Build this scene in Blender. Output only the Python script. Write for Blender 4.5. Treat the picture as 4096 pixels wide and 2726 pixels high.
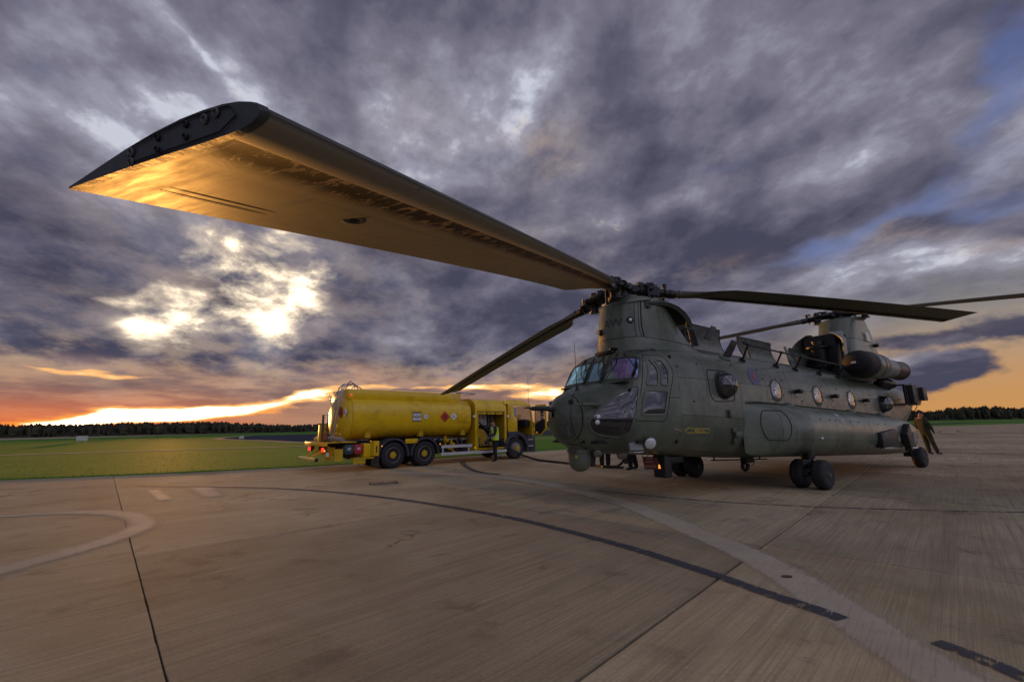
import bpy, bmesh, math, random
from math import sin, cos, pi, radians as R
from mathutils import Vector, Matrix, Euler, noise as mnoise
from mathutils.bvhtree import BVHTree
random.seed(7)
for o in list(bpy.data.objects): bpy.data.objects.remove(o)
C = bpy.context.scene.collection
scene = bpy.context.scene
# ---------------------------------------------------------------- camera
PITCH, ROLL, EYE = 0.19188, -0.01673, 1.4729
Fv = Vector((0, cos(PITCH), sin(PITCH))); Uv = Vector((0, -sin(PITCH), cos(PITCH))); Rv = Vector((1, 0, 0))
rv = cos(ROLL)*Rv + sin(ROLL)*Uv; uv = -sin(ROLL)*Rv + cos(ROLL)*Uv
cam = bpy.data.cameras.new('camera'); camo = bpy.data.objects.new('camera', cam); C.objects.link(camo)
camo.matrix_world = Matrix(((rv.x, uv.x, -Fv.x, 0), (rv.y, uv.y, -Fv.y, 0), (rv.z, uv.z, -Fv.z, EYE), (0, 0, 0, 1)))
cam.sensor_width = 36; cam.lens = 15.447; cam.clip_start = 0.05; cam.clip_end = 6000
scene.camera = camo
scene.view_settings.view_transform = 'Standard'; scene.view_settings.look = 'None'
scene.view_settings.exposure = EXPO = 0.1; scene.view_settings.gamma = 1
SKY={'glow': [(-0.566, 0.259, 6.866, 1.506, 3.482, -11.547, 0.95), (-0.648, 0.239, 24.997, 2.639, 3.184, -20.749, 0.45), (-0.467, 0.316, 17.815, 7.87, 6.84, -12.945, 0.35), (-0.516, 0.218, 12.831, 1.05, 2.901, -28.772, 0.45), (-0.642, 0.18, 25.25, 2.599, 3.929, -35.547, 0.45), (-0.046, 0.511, 20.675, -0.2, 0.092, -18.69, 0.4), (0.256, 0.431, 10.33, 5.403, 9.755, -24.73, 0.4), (-0.73, 0.241, 33.957, 4.049, 12.224, -66.088, 0.5), (0.045, 0.661, 20.673, -11.612, -4.961, -16.887, 0.35), (-0.622, 0.637, 19.593, -16.556, -11.108, -17.689, 0.3), (-0.18, 0.322, 16.609, 0.311, 0.993, -26.075, 0.25)],
 'low': [(-0.652, 0.029, 7.324, 0.968, 3.898, -86.602, 1.5), (-0.779, 0.019, 11.843, 1.769, 7.931, -181.815, 0.7), (-0.465, 0.061, 13.847, 3.205, 19.506, -93.01, 1.15), (0.049, 0.069, 11.317, -0.298, -1.146, -57.091, 0.75), (-0.223, 0.087, 5.315, 0.139, 0.53, -209.637, 0.35), (-0.029, 0.092, 10.109, 0.599, 9.388, -170.022, 0.45), (-0.742, 0.1, 14.02, 0.547, -14.019, -197.608, 0.6), (-0.834, 0.045, 37.217, 4.906, 6.294, -254.981, 0.25), (-0.485, 0.016, 10.873, 1.674, 5.697, -64.827, -0.6)],
 'lift': [(-0.706, 0.686, 8.715, -7.726, -34.679, -49.699, 0.3), (-0.606, 0.635, 7.236, -8.248, -18.943, -19.077, 0.16), (-0.689, 0.365, 5.99, -0.617, -1.915, -32.545, 0.15), (0.024, 0.693, 13.717, -7.914, -2.771, -10.194, 0.28), (-0.046, 0.52, 15.475, -0.151, 0.084, -16.115, 0.2), (0.285, 0.427, 4.812, 2.239, 7.84, -22.528, 0.35), (0.468, 0.474, 5.71, 1.919, 5.955, -28.608, 0.15), (-0.798, 0.454, 7.772, 5.911, 22.612, -18.728, 0.12), (0.596, 0.45, 5.165, 1.156, 5.201, -41.195, 0.1), (0.843, 0.546, 15.147, 1.483, -2.87, -31.622, 0.1), (0.708, 0.262, 6.339, -0.197, -2.556, -43.74, 0.08), (0.153, 0.773, 4.4, -0.336, -1.068, -12.123, 0.12), (-0.18, 0.35, 8.256, 0.158, 0.745, -17.526, 0.1)],
 'blue': [(0.9, 0.465, 17.75, -17.633, -8.966, -5.015, 1.0), (0.807, 0.344, 7.371, 0.75, 3.284, -28.552, 0.6), (0.568, 0.529, 7.086, 2.134, 6.64, -48.013, 0.5), (-0.404, 0.769, 4.597, -3.067, -2.852, -17.103, 0.6), (-0.888, 0.599, 11.818, -2.89, -1.398, -13.562, 0.6), (0.714, 0.307, 7.43, 1.01, 7.271, -43.518, 0.55), (0.929, 0.541, 19.682, 1.182, -3.297, -24.539, 0.5), (0.643, 0.261, 7.48, -0.119, -1.864, -48.1, 0.3), (-0.847, 0.448, 10.101, -1.168, -1.12, -25.229, 0.2)],
 'warm': [(0.087, 0.595, 9.801, 4.128, 5.039, -22.763, 0.35), (0.379, 0.305, 9.304, 0.749, 2.118, -45.492, 0.25), (-0.187, 0.632, 6.634, 0.172, 1.201, -15.638, 0.12), (0.76, 0.294, 14.881, 0.752, 3.912, -68.552, 0.2), (-0.565, 0.251, 4.068, 0.372, 0.786, -5.912, 0.3), (-0.843, 0.11, 11.061, 1.473, 2.443, -25.041, 0.3), (0.868, 0.261, 24.763, -1.082, -3.021, -50.812, 0.25), (0.059, 0.408, 5.953, -0.185, -0.654, -17.673, 0.1), (-0.27, 0.108, 1.548, 0.054, 0.323, -26.399, 0.5)],
 'dark': [(-0.915, 0.584, 6.217, 1.178, 5.72, -9.955, 0.35), (0.931, 0.552, 8.221, -1.769, -8.715, -13.946, 0.25), (-0.077, 0.826, 2.138, -0.008, 0.736, -25.964, 0.15), (-0.88, 0.375, 10.633, 1.617, 4.907, -12.673, 0.25), (0.282, 0.391, 5.15, 0.558, 0.841, -18.073, 0.2), (-0.48, 0.565, 5.06, -2.488, -3.98, -14.51, 0.2), (-0.83, 0.339, 6.089, -0.091, 0.73, -24.526, 0.35), (-0.852, 0.25, 8.987, 0.147, -0.165, -30.043, 0.35), (-0.555, 0.138, 3.266, 0.137, 0.191, -49.537, 0.5), (-0.725, 0.151, 8.697, 1.009, 3.639, -33.273, 0.25), (-0.272, 0.155, 4.129, 0.147, 0.529, -20.99, 0.35), (0.072, 0.174, 5.003, -0.154, -0.492, -16.889, 0.3), (0.775, 0.068, 11.549, -0.527, 4.065, -40.122, 1.3), (0.846, 0.125, 13.925, -0.854, 2.472, -58.619, 0.6), (0.719, 0.13, 14.525, -1.063, -0.88, -44.646, 0.6), (-0.282, 0.418, 8.42, -2.031, -2.776, -17.912, 0.25), (0.505, 0.356, 5.149, 0.681, 3.053, -38.635, 0.25), (0.866, 0.195, 17.47, -0.744, 0.544, -38.363, 0.2), (-0.755, 0.607, 8.774, -6.904, -14.727, -17.952, 0.25), (-0.179, 0.283, 6.695, 0.123, 0.55, -17.24, 0.25), (0.657, 0.361, 7.414, 1.188, 4.216, -31.484, 0.2), (-0.787, 0.208, 10.559, 1.342, 4.986, -27.812, 0.25), (0.878, 0.583, 10.455, 0.891, -3.988, -27.81, 0.25)]}
# ---------------------------------------------------------------- sky (World) : sunset under broken cloud
class NB:
    """tiny helper that writes math as nodes"""
    def __init__(s, nt): s.nt = nt; s.n = nt.nodes; s.l = nt.links
    def put(s, sock, v):
        if isinstance(v, (int, float)): sock.default_value = v
        elif isinstance(v, (tuple, list)): sock.default_value = tuple(v) if len(sock.default_value) == len(v) else tuple(v)+(1,)
        else: s.l.new(v, sock)
    def m(s, op, a, b=None, c=None, clamp=False):
        n = s.n.new('ShaderNodeMath'); n.operation = op; n.use_clamp = clamp
        for i, v in enumerate((a, b, c)):
            if v is not None: s.put(n.inputs[i], v)
        return n.outputs[0]
    def v(s, op, a, b=None, scale=None):
        n = s.n.new('ShaderNodeVectorMath'); n.operation = op
        s.put(n.inputs[0], a)
        if b is not None: s.put(n.inputs[1], b)
        if scale is not None: s.put(n.inputs['Scale'], scale)
        return n.outputs['Value'] if op in ('DOT_PRODUCT', 'LENGTH') else n.outputs[0]
    def xyz(s, x, y, z):
        n = s.n.new('ShaderNodeCombineXYZ')
        for i, v in enumerate((x, y, z)): s.put(n.inputs[i], v)
        return n.outputs[0]
    def sep(s, v):
        n = s.n.new('ShaderNodeSeparateXYZ'); s.l.new(v, n.inputs[0]); return n.outputs
    def noise(s, vec, scale, detail=4, rough=.5, dist=0, lac=2.0, color=False):
        n = s.n.new('ShaderNodeTexNoise'); s.l.new(vec, n.inputs['Vector'])
        s.put(n.inputs['Scale'], scale); n.inputs['Detail'].default_value = detail
        n.inputs['Roughness'].default_value = rough; n.inputs['Distortion'].default_value = dist; n.inputs['Lacunarity'].default_value = lac
        return n.outputs['Color' if color else 'Fac']
    def step(s, v, a, b, lo=0., hi=1.):
        n = s.n.new('ShaderNodeMapRange'); n.interpolation_type = 'SMOOTHSTEP'; s.put(n.inputs[0], v)
        for i, k in enumerate((a, b, lo, hi)): s.put(n.inputs[i+1], k)
        return n.outputs[0]
    def lin(s, v, a, b, lo=0., hi=1.):
        n = s.n.new('ShaderNodeMapRange'); s.put(n.inputs[0], v)
        for i, k in enumerate((a, b, lo, hi)): s.put(n.inputs[i+1], k)
        return n.outputs[0]
    def mix(s, f, a, b, mode='MIX'):
        n = s.n.new('ShaderNodeMix'); n.data_type = 'RGBA'; n.blend_type = mode; n.clamp_factor = True
        s.put(n.inputs[0], f); s.put(n.inputs[6], a); s.put(n.inputs[7], b); return n.outputs[2]
    def ramp(s, f, stops):
        n = s.n.new('ShaderNodeValToRGB'); s.put(n.inputs[0], f); e = n.color_ramp.elements
        for i, (p, c) in enumerate(stops):
            el = e[i] if i < 2 else e.new(p)
            el.position = p; el.color = tuple(c)+(1,) if not isinstance(c, (int, float)) else (c, c, c, 1)
        return n.outputs[0]

def srgb(r, g, b):
    f = lambda c: (c/255/12.92 if c <= 10 else ((c/255+.055)/1.055)**2.4)
    return (f(r), f(g), f(b))

world = bpy.data.worlds.new('World'); scene.world = world; world.use_nodes = True
nt = world.node_tree; nt.nodes.clear(); b = NB(nt)
gen = nt.nodes.new('ShaderNodeTexCoord').outputs['Generated']
d = b.v('NORMALIZE', gen)
dx, dy, dz = b.sep(d)
zz = b.m('MAXIMUM', dz, 0.0)
# cloud deck seen in perspective: direction divided by height
inv = b.m('DIVIDE', 1.0, b.m('ADD', zz, 0.24))
qa = b.m('MULTIPLY', dx, inv); qb = b.m('MULTIPLY', dy, inv)
ct, st = cos(R(-16)), sin(R(-16))
along = b.m('ADD', b.m('MULTIPLY', qa, st), b.m('MULTIPLY', qb, ct))
across = b.m('SUBTRACT', b.m('MULTIPLY', qa, ct), b.m('MULTIPLY', qb, st))
q = b.xyz(across, b.m('MULTIPLY', along, 0.80), 3.1)
n1 = b.noise(q, 1.7, 6, .52, .35)          # big cloud masses
n2 = b.noise(b.v('ADD', q, (7.3, 2.1, 5)), 5.6, 5, .60, 0)   # lumps
n3 = b.noise(b.v('ADD', q, (1.3, 9.1, 2)), 2.2, 3, .5, 0)
# warped azimuth / elevation
az = b.m('ARCTAN2', dx, dy); el = b.m('ARCSINE', dz)
ng = b.noise(b.xyz(b.m('MULTIPLY', az, 2.0), b.m('MULTIPLY', el, 3.6), 4.4), 4.2, 6, .60, .2)
wv = b.noise(b.xyz(b.m('MULTIPLY', az, 1.0), b.m('MULTIPLY', el, 1.9), .5), 5.0, 3, .55, 0, color=True)
wx, wy, wz = b.sep(wv)
azw = b.m('ADD', az, b.m('MULTIPLY', b.m('SUBTRACT', wx, .5), .22))
elw = b.m('ADD', el, b.m('MULTIPLY', b.m('MULTIPLY', b.m('SUBTRACT', wy, .5), .20), b.step(el, 0.0, .35, .12, 1.)))
def field(key):
    acc = 0.0
    for a0, e0, m00, m01, m10, m11, amp in SKY[key]:
        u = b.m('SUBTRACT', azw, a0); v = b.m('SUBTRACT', elw, e0)
        p = b.m('ADD', b.m('MULTIPLY', u, m00), b.m('MULTIPLY', v, m01))
        r_ = b.m('ADD', b.m('MULTIPLY', u, m10), b.m('MULTIPLY', v, m11))
        rr = b.m('ADD', b.m('MULTIPLY', p, p), b.m('MULTIPLY', r_, r_))
        g = b.m('EXPONENT', b.m('MULTIPLY', rr, -0.8))
        acc = b.m('MULTIPLY_ADD', g, amp, acc)
    return acc
glow, low, lift, blue, warm, dark = [field(k) for k in ('glow', 'low', 'lift', 'blue', 'warm', 'dark')]
# cloud body tone: slate purple, lumps lighter and darker
t = b.m('ADD', b.m('MULTIPLY', n1, .68), b.m('MULTIPLY', n2, .32))
t = b.m('ADD', b.lin(t, .37, .65), b.m('MULTIPLY', b.m('SUBTRACT', ng, .5), .62))
t = b.m('SUBTRACT', b.m('ADD', t, b.m('MULTIPLY', lift, .85)), b.m('MULTIPLY', dark, .55))
col = b.ramp(t, [(0, srgb(68, 68, 87)), (.32, srgb(92, 91, 109)), (.6, srgb(118, 116, 131)), (.85, srgb(148, 148, 165)), (1, srgb(194, 197, 210))])
# blue openings
bm_ = b.step(b.m('ADD', b.m('MULTIPLY', blue, .8), b.m('MULTIPLY', b.m('SUBTRACT', n3, .5), 1.6)), .25, .85)
col = b.mix(b.m('MULTIPLY', bm_, .62), col, b.mix(b.step(el, .1, .9), srgb(112, 132, 182), srgb(58, 74, 132)))
# warm grey tint
col = b.mix(b.m('MULTIPLY', warm, b.step(n2, .35, .65)), col, srgb(196, 166, 132))
nl = b.noise(b.xyz(b.m('MULTIPLY', az, 4.0), b.m('MULTIPLY', el, 22.0), 2.2), 2.0, 5, .58, 0)
# horizon: on the right clear amber air, on the left orange under the deck
side = b.step(az, -.55, .55)
lowband = b.step(elw, .205, .055)
amber = b.mix(b.step(el, .0, .22), srgb(196, 142, 84), srgb(150, 148, 140))
rightair = b.m('MULTIPLY', b.m('MULTIPLY', b.m('MULTIPLY', b.step(az, .45, .75), b.step(az, 1.7, .95)), b.step(elw, .27, .10)), b.m('SUBTRACT', 1.0, b.step(b.m('ADD', dark, b.m('MULTIPLY', b.m('SUBTRACT', ng, .5), 1.6)), .25, .6)))
col = b.mix(rightair, col, amber)
leftor = b.m('MULTIPLY', b.m('MULTIPLY', b.m('MULTIPLY', b.step(az, .75, -.1), b.step(az, -2.1, -1.0)), b.step(b.m('ADD', elw, b.m('MULTIPLY', b.m('SUBTRACT', n3, .5), .10)), .15, .05)), .9)
ora = b.mix(b.step(el, .0, .085), b.mix(b.step(az, -.42, -.72), srgb(182, 132, 100), srgb(232, 116, 50)), b.mix(b.step(nl, .35, .65), srgb(132, 100, 92), srgb(196, 150, 118)))
col = b.mix(leftor, col, ora)
# sunlit gaps
gm = b.m('ADD', b.m('MULTIPLY', glow, .62), b.m('MULTIPLY', b.m('SUBTRACT', ng, .47), 3.3))
gm = b.m('MULTIPLY', gm, b.step(glow, .05, .45))
g1 = b.step(gm, .12, .85); g2 = b.step(gm, .50, 1.35)
col = b.mix(g1, col, srgb(222, 204, 182))
# band noise low in the sky: streaks drawn out level
lm = b.m('ADD', low, b.m('MULTIPLY', b.m('SUBTRACT', nl, .5), 2.4))
lm = b.m('MULTIPLY', lm, b.step(low, .02, .35))
l1 = b.step(lm, .22, .62); l2 = b.step(lm, .58, 1.15)
col = b.mix(l1, col, b.mix(b.step(el, .015, .075), srgb(255, 150, 60), srgb(255, 190, 120)))
bright = b.m('ADD', b.m('MULTIPLY', g2, 2.2), b.m('MULTIPLY', l2, 3.0))
emi = b.v('ADD', col, b.v('SCALE', (1.0, .80, .52), scale=bright))
# unseen sky away from the sunset is boosted, added fill for the helicopter
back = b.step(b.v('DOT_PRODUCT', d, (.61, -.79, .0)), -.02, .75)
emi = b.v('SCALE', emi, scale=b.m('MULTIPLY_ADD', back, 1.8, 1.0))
# below the horizon: dull earth
emi = b.mix(b.step(dz, -.01, -.03), emi, srgb(70, 62, 52))
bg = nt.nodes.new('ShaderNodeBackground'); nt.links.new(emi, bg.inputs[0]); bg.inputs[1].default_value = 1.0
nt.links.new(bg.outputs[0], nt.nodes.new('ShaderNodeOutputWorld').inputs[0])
world.cycles.sampling_method = 'MANUAL'; world.cycles.sample_map_resolution = 512
# ---------------------------------------------------------------- sun
sun = bpy.data.lights.new('sun', 'SUN'); suno = bpy.data.objects.new('sun', sun); C.objects.link(suno)
sun.energy = 2.6; sun.color = (1.0, .43, .09); sun.angle = R(1.2)
SAZ, SEL = R(-37.5), R(1.7)
sdir = Vector((sin(SAZ)*cos(SEL), cos(SAZ)*cos(SEL), sin(SEL)))
suno.rotation_euler = sdir.to_track_quat('Z', 'Y').to_euler()

# ---------------------------------------------------------------- building helpers
def tag(o, label=None, cat=None, group=None, kind=None):
    if label: o['label'] = label
    if cat: o['category'] = cat
    if group: o['group'] = group
    if kind: o['kind'] = kind
    return o
def empty(name, loc, rz=0.0):
    o = bpy.data.objects.new(name, None); C.objects.link(o); o.location = loc; o.rotation_euler = (0, 0, rz); o.empty_display_size = .3
    return o
def link(name, me, parent=None):
    o = bpy.data.objects.new(name, me); C.objects.link(o)
    if parent: o.parent = parent
    return o
def frame_of(z):
    z = Vector(z).normalized()
    a = Vector((0, 0, 1)) if abs(z.z) < .9 else Vector((1, 0, 0))
    x = a.cross(z).normalized(); return x, z.cross(x), z
class MB:
    def __init__(s): s.v = []; s.f = []; s.mi = []; s.cur = 0
    def add(s, vs, fs):
        k = len(s.v); s.v += [tuple(p) for p in vs]; s.f += [tuple(i+k for i in f) for f in fs]; s.mi += [s.cur]*len(fs); return s
    def box(s, c, size, rot=None, taper=1.0):
        x, y, z = [q/2 for q in size]; m = rot or Matrix.Identity(3); c = Vector(c)
        P = [Vector((a*x*(taper if e > 0 else 1), b_*y*(taper if e > 0 else 1), e*z)) for e in (-1, 1) for a, b_ in ((-1, -1), (1, -1), (1, 1), (-1, 1))]
        return s.add([c+m@p for p in P], [(3, 2, 1, 0), (4, 5, 6, 7), (0, 1, 5, 4), (1, 2, 6, 5), (2, 3, 7, 6), (3, 0, 4, 7)])
    def rings(s, rings, close=True, cap0=True, cap1=True):
        n = len(rings[0]); vs = [p for r in rings for p in r]; fs = []
        for i in range(len(rings)-1):
            for j in range(n if close else n-1):
                k = (j+1) % n; fs.append((i*n+j, i*n+k, (i+1)*n+k, (i+1)*n+j))
        if cap0: fs.append(tuple(range(n-1, -1, -1)))
        if cap1: fs.append(tuple((len(rings)-1)*n+j for j in range(n)))
        return s.add(vs, fs)
    def cyl(s, p0, p1, r0, r1=None, n=12, cap=True):
        r1 = r0 if r1 is None else r1; p0 = Vector(p0); p1 = Vector(p1); x, y, z = frame_of(p1-p0)
        return s.rings([[p+(x*cos(2*pi*j/n)+y*sin(2*pi*j/n))*r for j in range(n)] for p, r in ((p0, r0), (p1, r1))], True, cap, cap)
    def lathe(s, o, ax, prof, n=20, cap0=True, cap1=True, sc=(1, 1)):
        o = Vector(o); x, y, z = frame_of(ax)
        return s.rings([[o+z*h+(x*sc[0]*cos(2*pi*j/n)+y*sc[1]*sin(2*pi*j/n))*max(r, 1e-4) for j in range(n)] for r, h in prof], True, cap0, cap1)
    def tube(s, path, r, n=8, closed=False):
        P = [Vector(p) for p in path]; rings = []; m = len(P)
        rr = r if isinstance(r, (list, tuple)) else [r]*m
        x = None
        for i, p in enumerate(P):
            a = P[(i-1) % m] if (closed or i > 0) else p; c = P[(i+1) % m] if (closed or i < m-1) else p
            t = (c-a).normalized()
            if x is None: x, y, _ = frame_of(t)
            else:
                x = (x-t*x.dot(t)).normalized(); y = t.cross(x)
            rings.append([p+(x*cos(2*pi*j/n)+y*sin(2*pi*j/n))*rr[i] for j in range(n)])
        if closed: rings.append(rings[0])
        return s.rings(rings, True, not closed, not closed)
    def sphere(s, c, r, n=16, m=10, sc=(1, 1, 1), ax=(0, 0, 1), t0=0, t1=pi):
        c = Vector(c); x, y, z = frame_of(ax)
        return s.rings([[c+x*sc[0]*r*sin(t)*cos(2*pi*j/n)+y*sc[1]*r*sin(t)*sin(2*pi*j/n)+z*sc[2]*r*cos(t) for j in range(n)] for t in [t1+(t0-t1)*i/m*(1 if True else 0)+1e-3*(1 if i == 0 else (-1 if i == m else 0)) for i in range(m+1)]])
    def prism(s, pts, d):
        d = Vector(d); P = [Vector(p) for p in pts]; n = len(P)
        return s.add(P+[p+d for p in P], [tuple(range(n-1, -1, -1)), tuple(range(n, 2*n))]+[(i, (i+1) % n, n+(i+1) % n, n+i) for i in range(n)])
    def slab(s, pts, th):
        """closed plate through 3-D outline pts, thickness th along its normal"""
        P = [Vector(p) for p in pts]; nn = Vector((0, 0, 0))
        for i in range(len(P)): nn += P[i].cross(P[(i+1) % len(P)])
        nn.normalize(); return s.prism([p-nn*th/2 for p in P], nn*th)
    def build(s, name, mats, parent=None, smooth=40, bevel=0):
        me = bpy.data.meshes.new(name); me.from_pydata(s.v, [], s.f)
        mats = mats if isinstance(mats, (list, tuple)) else [mats]
        for m_ in mats: me.materials.append(m_)
        bm = bmesh.new(); bm.from_mesh(me)
        if len(mats) > 1:
            bm.faces.ensure_lookup_table()
            for f_, k in zip(bm.faces, s.mi): f_.material_index = k
        bmesh.ops.recalc_face_normals(bm, faces=bm.faces)
        if bevel:
            es = [e for e in bm.edges if len(e.link_faces) == 2 and e.calc_face_angle(0) > R(50)]
            bmesh.ops.bevel(bm, geom=es, offset=bevel, segments=2, profile=.6, affect='EDGES', clamp_overlap=True)
        bm.to_mesh(me); bm.free()
        if smooth:
            me.polygons.foreach_set('use_smooth', [True]*len(me.polygons)); me.set_sharp_from_angle(angle=R(smooth))
        return link(name, me, parent)
def copy_tree(o, parent=None):
    c = o.copy(); C.objects.link(c); c.parent = parent
    for ch in [k for k in o.children]: copy_tree(ch, c)
    return c
def arc(c, r, a0, a1, n, u=(1, 0, 0), v=(0, 0, 1)):
    c = Vector(c); u = Vector(u); v = Vector(v)
    return [c+u*r*cos(a0+(a1-a0)*i/n)+v*r*sin(a0+(a1-a0)*i/n) for i in range(n+1)]
def text_mesh(name, body, size, mat, parent, mtx, th=.0, spacing=1.0):
    cu = bpy.data.curves.new(name, 'FONT'); cu.body = body; cu.size = size; cu.align_x = 'CENTER'; cu.align_y = 'CENTER'; cu.space_character = spacing; cu.extrude = th
    cu.resolution_u = 3
    t = bpy.data.objects.new(name, cu); C.objects.link(t)
    bpy.context.view_layer.update()
    me = bpy.data.meshes.new_from_object(t.evaluated_get(bpy.context.evaluated_depsgraph_get()))
    bpy.data.objects.remove(t); bpy.data.curves.remove(cu)
    me.materials.clear(); me.materials.append(mat); me.transform(mtx); me.name = name
    return link(name, me, parent)
def axes(o, x, y):
    """matrix placing local XY plane at o with axes x, y"""
    x = Vector(x).normalized(); z = x.cross(Vector(y)).normalized(); y = z.cross(x); o = Vector(o)
    return Matrix(((x.x, y.x, z.x, o.x), (x.y, y.y, z.y, o.y), (x.z, y.z, z.z, o.z), (0, 0, 0, 1)))

# ---------------------------------------------------------------- materials
def mat(name, base, rough=.5, metal=0.0, var=0.0, vscale=3.0, bump=0.0, bscale=40.0, dirt=None, dirt_amt=.5, dscale=1.2, spec=.5, coat=0.0, emit=None, estr=0, stretch=(1, 1, 1)):
    m = bpy.data.materials.new(name); m.use_nodes = True; nt = m.node_tree; p = nt.nodes['Principled BSDF']; b = NB(nt)
    p.inputs['Base Color'].default_value = tuple(base)+(1,); p.inputs['Roughness'].default_value = rough; p.inputs['Metallic'].default_value = metal
    p.inputs['Specular IOR Level'].default_value = spec; p.inputs['Coat Weight'].default_value = coat
    oc = nt.nodes.new('ShaderNodeTexCoord').outputs['Object']
    oc = b.v('MULTIPLY', oc, stretch)
    col = None
    if var:
        n = b.noise(oc, vscale, 5, .6); col = b.mix(b.lin(n, .3, .7), tuple(c*(1-var) for c in base), tuple(min(c*(1+var), 1) for c in base))
        nt.links.new(b.lin(n, .3, .7, rough*.85, min(rough*1.15, 1)), p.inputs['Roughness'])
    if dirt:
        n2 = b.noise(oc, dscale, 7, .66, .6); col = b.mix(b.m('MULTIPLY', b.step(n2, .5, .68), dirt_amt), col or tuple(base), dirt)
    if col: nt.links.new(col, p.inputs['Base Color'])
    if bump:
        bp = nt.nodes.new('ShaderNodeBump'); bp.inputs['Strength'].default_value = bump; bp.inputs['Distance'].default_value = .01
        nt.links.new(b.noise(oc, bscale, 4, .6), bp.inputs['Height']); nt.links.new(bp.outputs[0], p.inputs['Normal'])
    if emit:
        p.inputs['Emission Color'].default_value = tuple(emit)+(1,); p.inputs['Emission Strength'].default_value = estr
    return m
def glass(name, tint=(.75, .8, .85), refl=1.0, rough=.02, see=.6, body=(.01, .012, .014)):
    m = bpy.data.materials.new(name); m.use_nodes = True; nt = m.node_tree; nt.nodes.clear(); b = NB(nt)
    g = nt.nodes.new('ShaderNodeBsdfGlossy'); g.inputs['Roughness'].default_value = rough
    t = nt.nodes.new('ShaderNodeBsdfTransparent'); t.inputs[0].default_value = tuple(tint)+(1,)
    dfs = nt.nodes.new('ShaderNodeBsdfDiffuse'); dfs.inputs[0].default_value = tuple(body)+(1,)
    mx = nt.nodes.new('ShaderNodeMixShader'); mx.inputs[0].default_value = see
    nt.links.new(dfs.outputs[0], mx.inputs[1]); nt.links.new(t.outputs[0], mx.inputs[2])
    fr = nt.nodes.new('ShaderNodeFresnel'); fr.inputs[0].default_value = 1.5
    m2 = nt.nodes.new('ShaderNodeMixShader')
    nt.links.new(b.m('MULTIPLY_ADD', fr.outputs[0], 1.0*refl, .06*refl, clamp=True), m2.inputs[0]); nt.links.new(mx.outputs[0], m2.inputs[1]); nt.links.new(g.outputs[0], m2.inputs[2])
    nt.links.new(m2.outputs[0], nt.nodes.new('ShaderNodeOutputMaterial').inputs[0])
    m['_g'] = 1
    return m
M = {}
# faded olive drab over worn skin
def olive_mat(name, k=1.0, rough=.33):
    m = bpy.data.materials.new(name); m.use_nodes = True; nt = m.node_tree; p = nt.nodes['Principled BSDF']; b = NB(nt)
    oc = nt.nodes.new('ShaderNodeTexCoord').outputs['Object']
    n1 = b.noise(b.v('MULTIPLY', oc, (1, 1, .6)), 1.3, 7, .62, .6); n2 = b.noise(oc, 9, 5, .65); n3 = b.noise(b.v('MULTIPLY', oc, (1.2, 1, .25)), 5.5, 6, .7)
    c = b.mix(b.lin(n1, .35, .68), tuple(v*k for v in (.060, .078, .052)), tuple(v*k for v in (.126, .150, .105)))
    c = b.mix(b.m('MULTIPLY', b.step(n2, .56, .72), .35), c, tuple(v*k for v in (.17, .165, .135)))
    c = b.mix(b.m('MULTIPLY', b.step(n3, .58, .72), .55), c, tuple(v*k for v in (.040, .040, .032)))
    nt.links.new(c, p.inputs['Base Color']); nt.links.new(b.lin(n2, .3, .7, rough-.08, rough+.12), p.inputs['Roughness']); p.inputs['Coat Weight'].default_value = .12; p.inputs['Coat Roughness'].default_value = .30
    # oil-canning of the thin sheet plus rivet rows
    x, y, z = b.sep(oc)
    wob = b.noise(oc, 3.0, 2, .5)
    fx = b.m('ABSOLUTE', b.m('SUBTRACT', b.m('FRACT', b.m('MULTIPLY', x, 1.0/.52)), .5)); fz = b.m('ABSOLUTE', b.m('SUBTRACT', b.m('FRACT', b.m('MULTIPLY', z, 1.0/.45)), .5))
    dots = b.m('MULTIPLY', b.step(b.m('SINE', b.m('MULTIPLY', z, 160)), .2, .8), b.step(fx, .022, .012))
    dots2 = b.m('MULTIPLY', b.step(b.m('SINE', b.m('MULTIPLY', x, 160)), .2, .8), b.step(fz, .026, .014))
    h = b.m('ADD', b.m('MULTIPLY', wob, 1.2), b.m('MULTIPLY', b.m('ADD', dots, dots2), -.10))
    bp = nt.nodes.new('ShaderNodeBump'); bp.inputs['Strength'].default_value = .55; bp.inputs['Distance'].default_value = .02
    nt.links.new(h, bp.inputs['Height']); nt.links.new(bp.outputs[0], p.inputs['Normal'])
    return m
M['olive'] = olive_mat('olive_paint'); M['olive_light'] = olive_mat('sponson_paint', 1.15, .31); M['olive_dark'] = olive_mat('dark_olive_paint', .6, .45)
M['grey_green'] = mat('grey_green_paint', (.19, .21, .19), .45, var=.25, vscale=4)
M['black'] = mat('black_paint', (.012, .012, .013), .5, var=.3, vscale=6)
M['hubmetal'] = mat('oily_hub_metal', (.022, .022, .024), .38, .5, var=.5, vscale=14, bump=.3, bscale=60)
M['steel'] = mat('worn_steel', (.32, .33, .34), .35, .9, var=.3, vscale=20)
M['alu'] = mat('dull_aluminium', (.55, .56, .58), .38, .8, var=.2, vscale=12)
M['rubber'] = mat('tyre_rubber', (.018, .018, .019), .75, var=.4, vscale=10, bump=.4, bscale=90)
M['interior'] = mat('dark_cockpit_trim', (.010, .010, .011), .8)
M['seat'] = mat('seat_fabric', (.03, .032, .03), .9)
M['seam'] = mat('seam_shadow_gap', (.006, .006, .006), .9)
M['seal'] = mat('black_rubber_seal', (.015, .015, .016), .6)
M['white'] = mat('white_marking_paint', (.7, .7, .7), .5, dirt=(.35, .33, .30), dirt_amt=.5, dscale=8)
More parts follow.
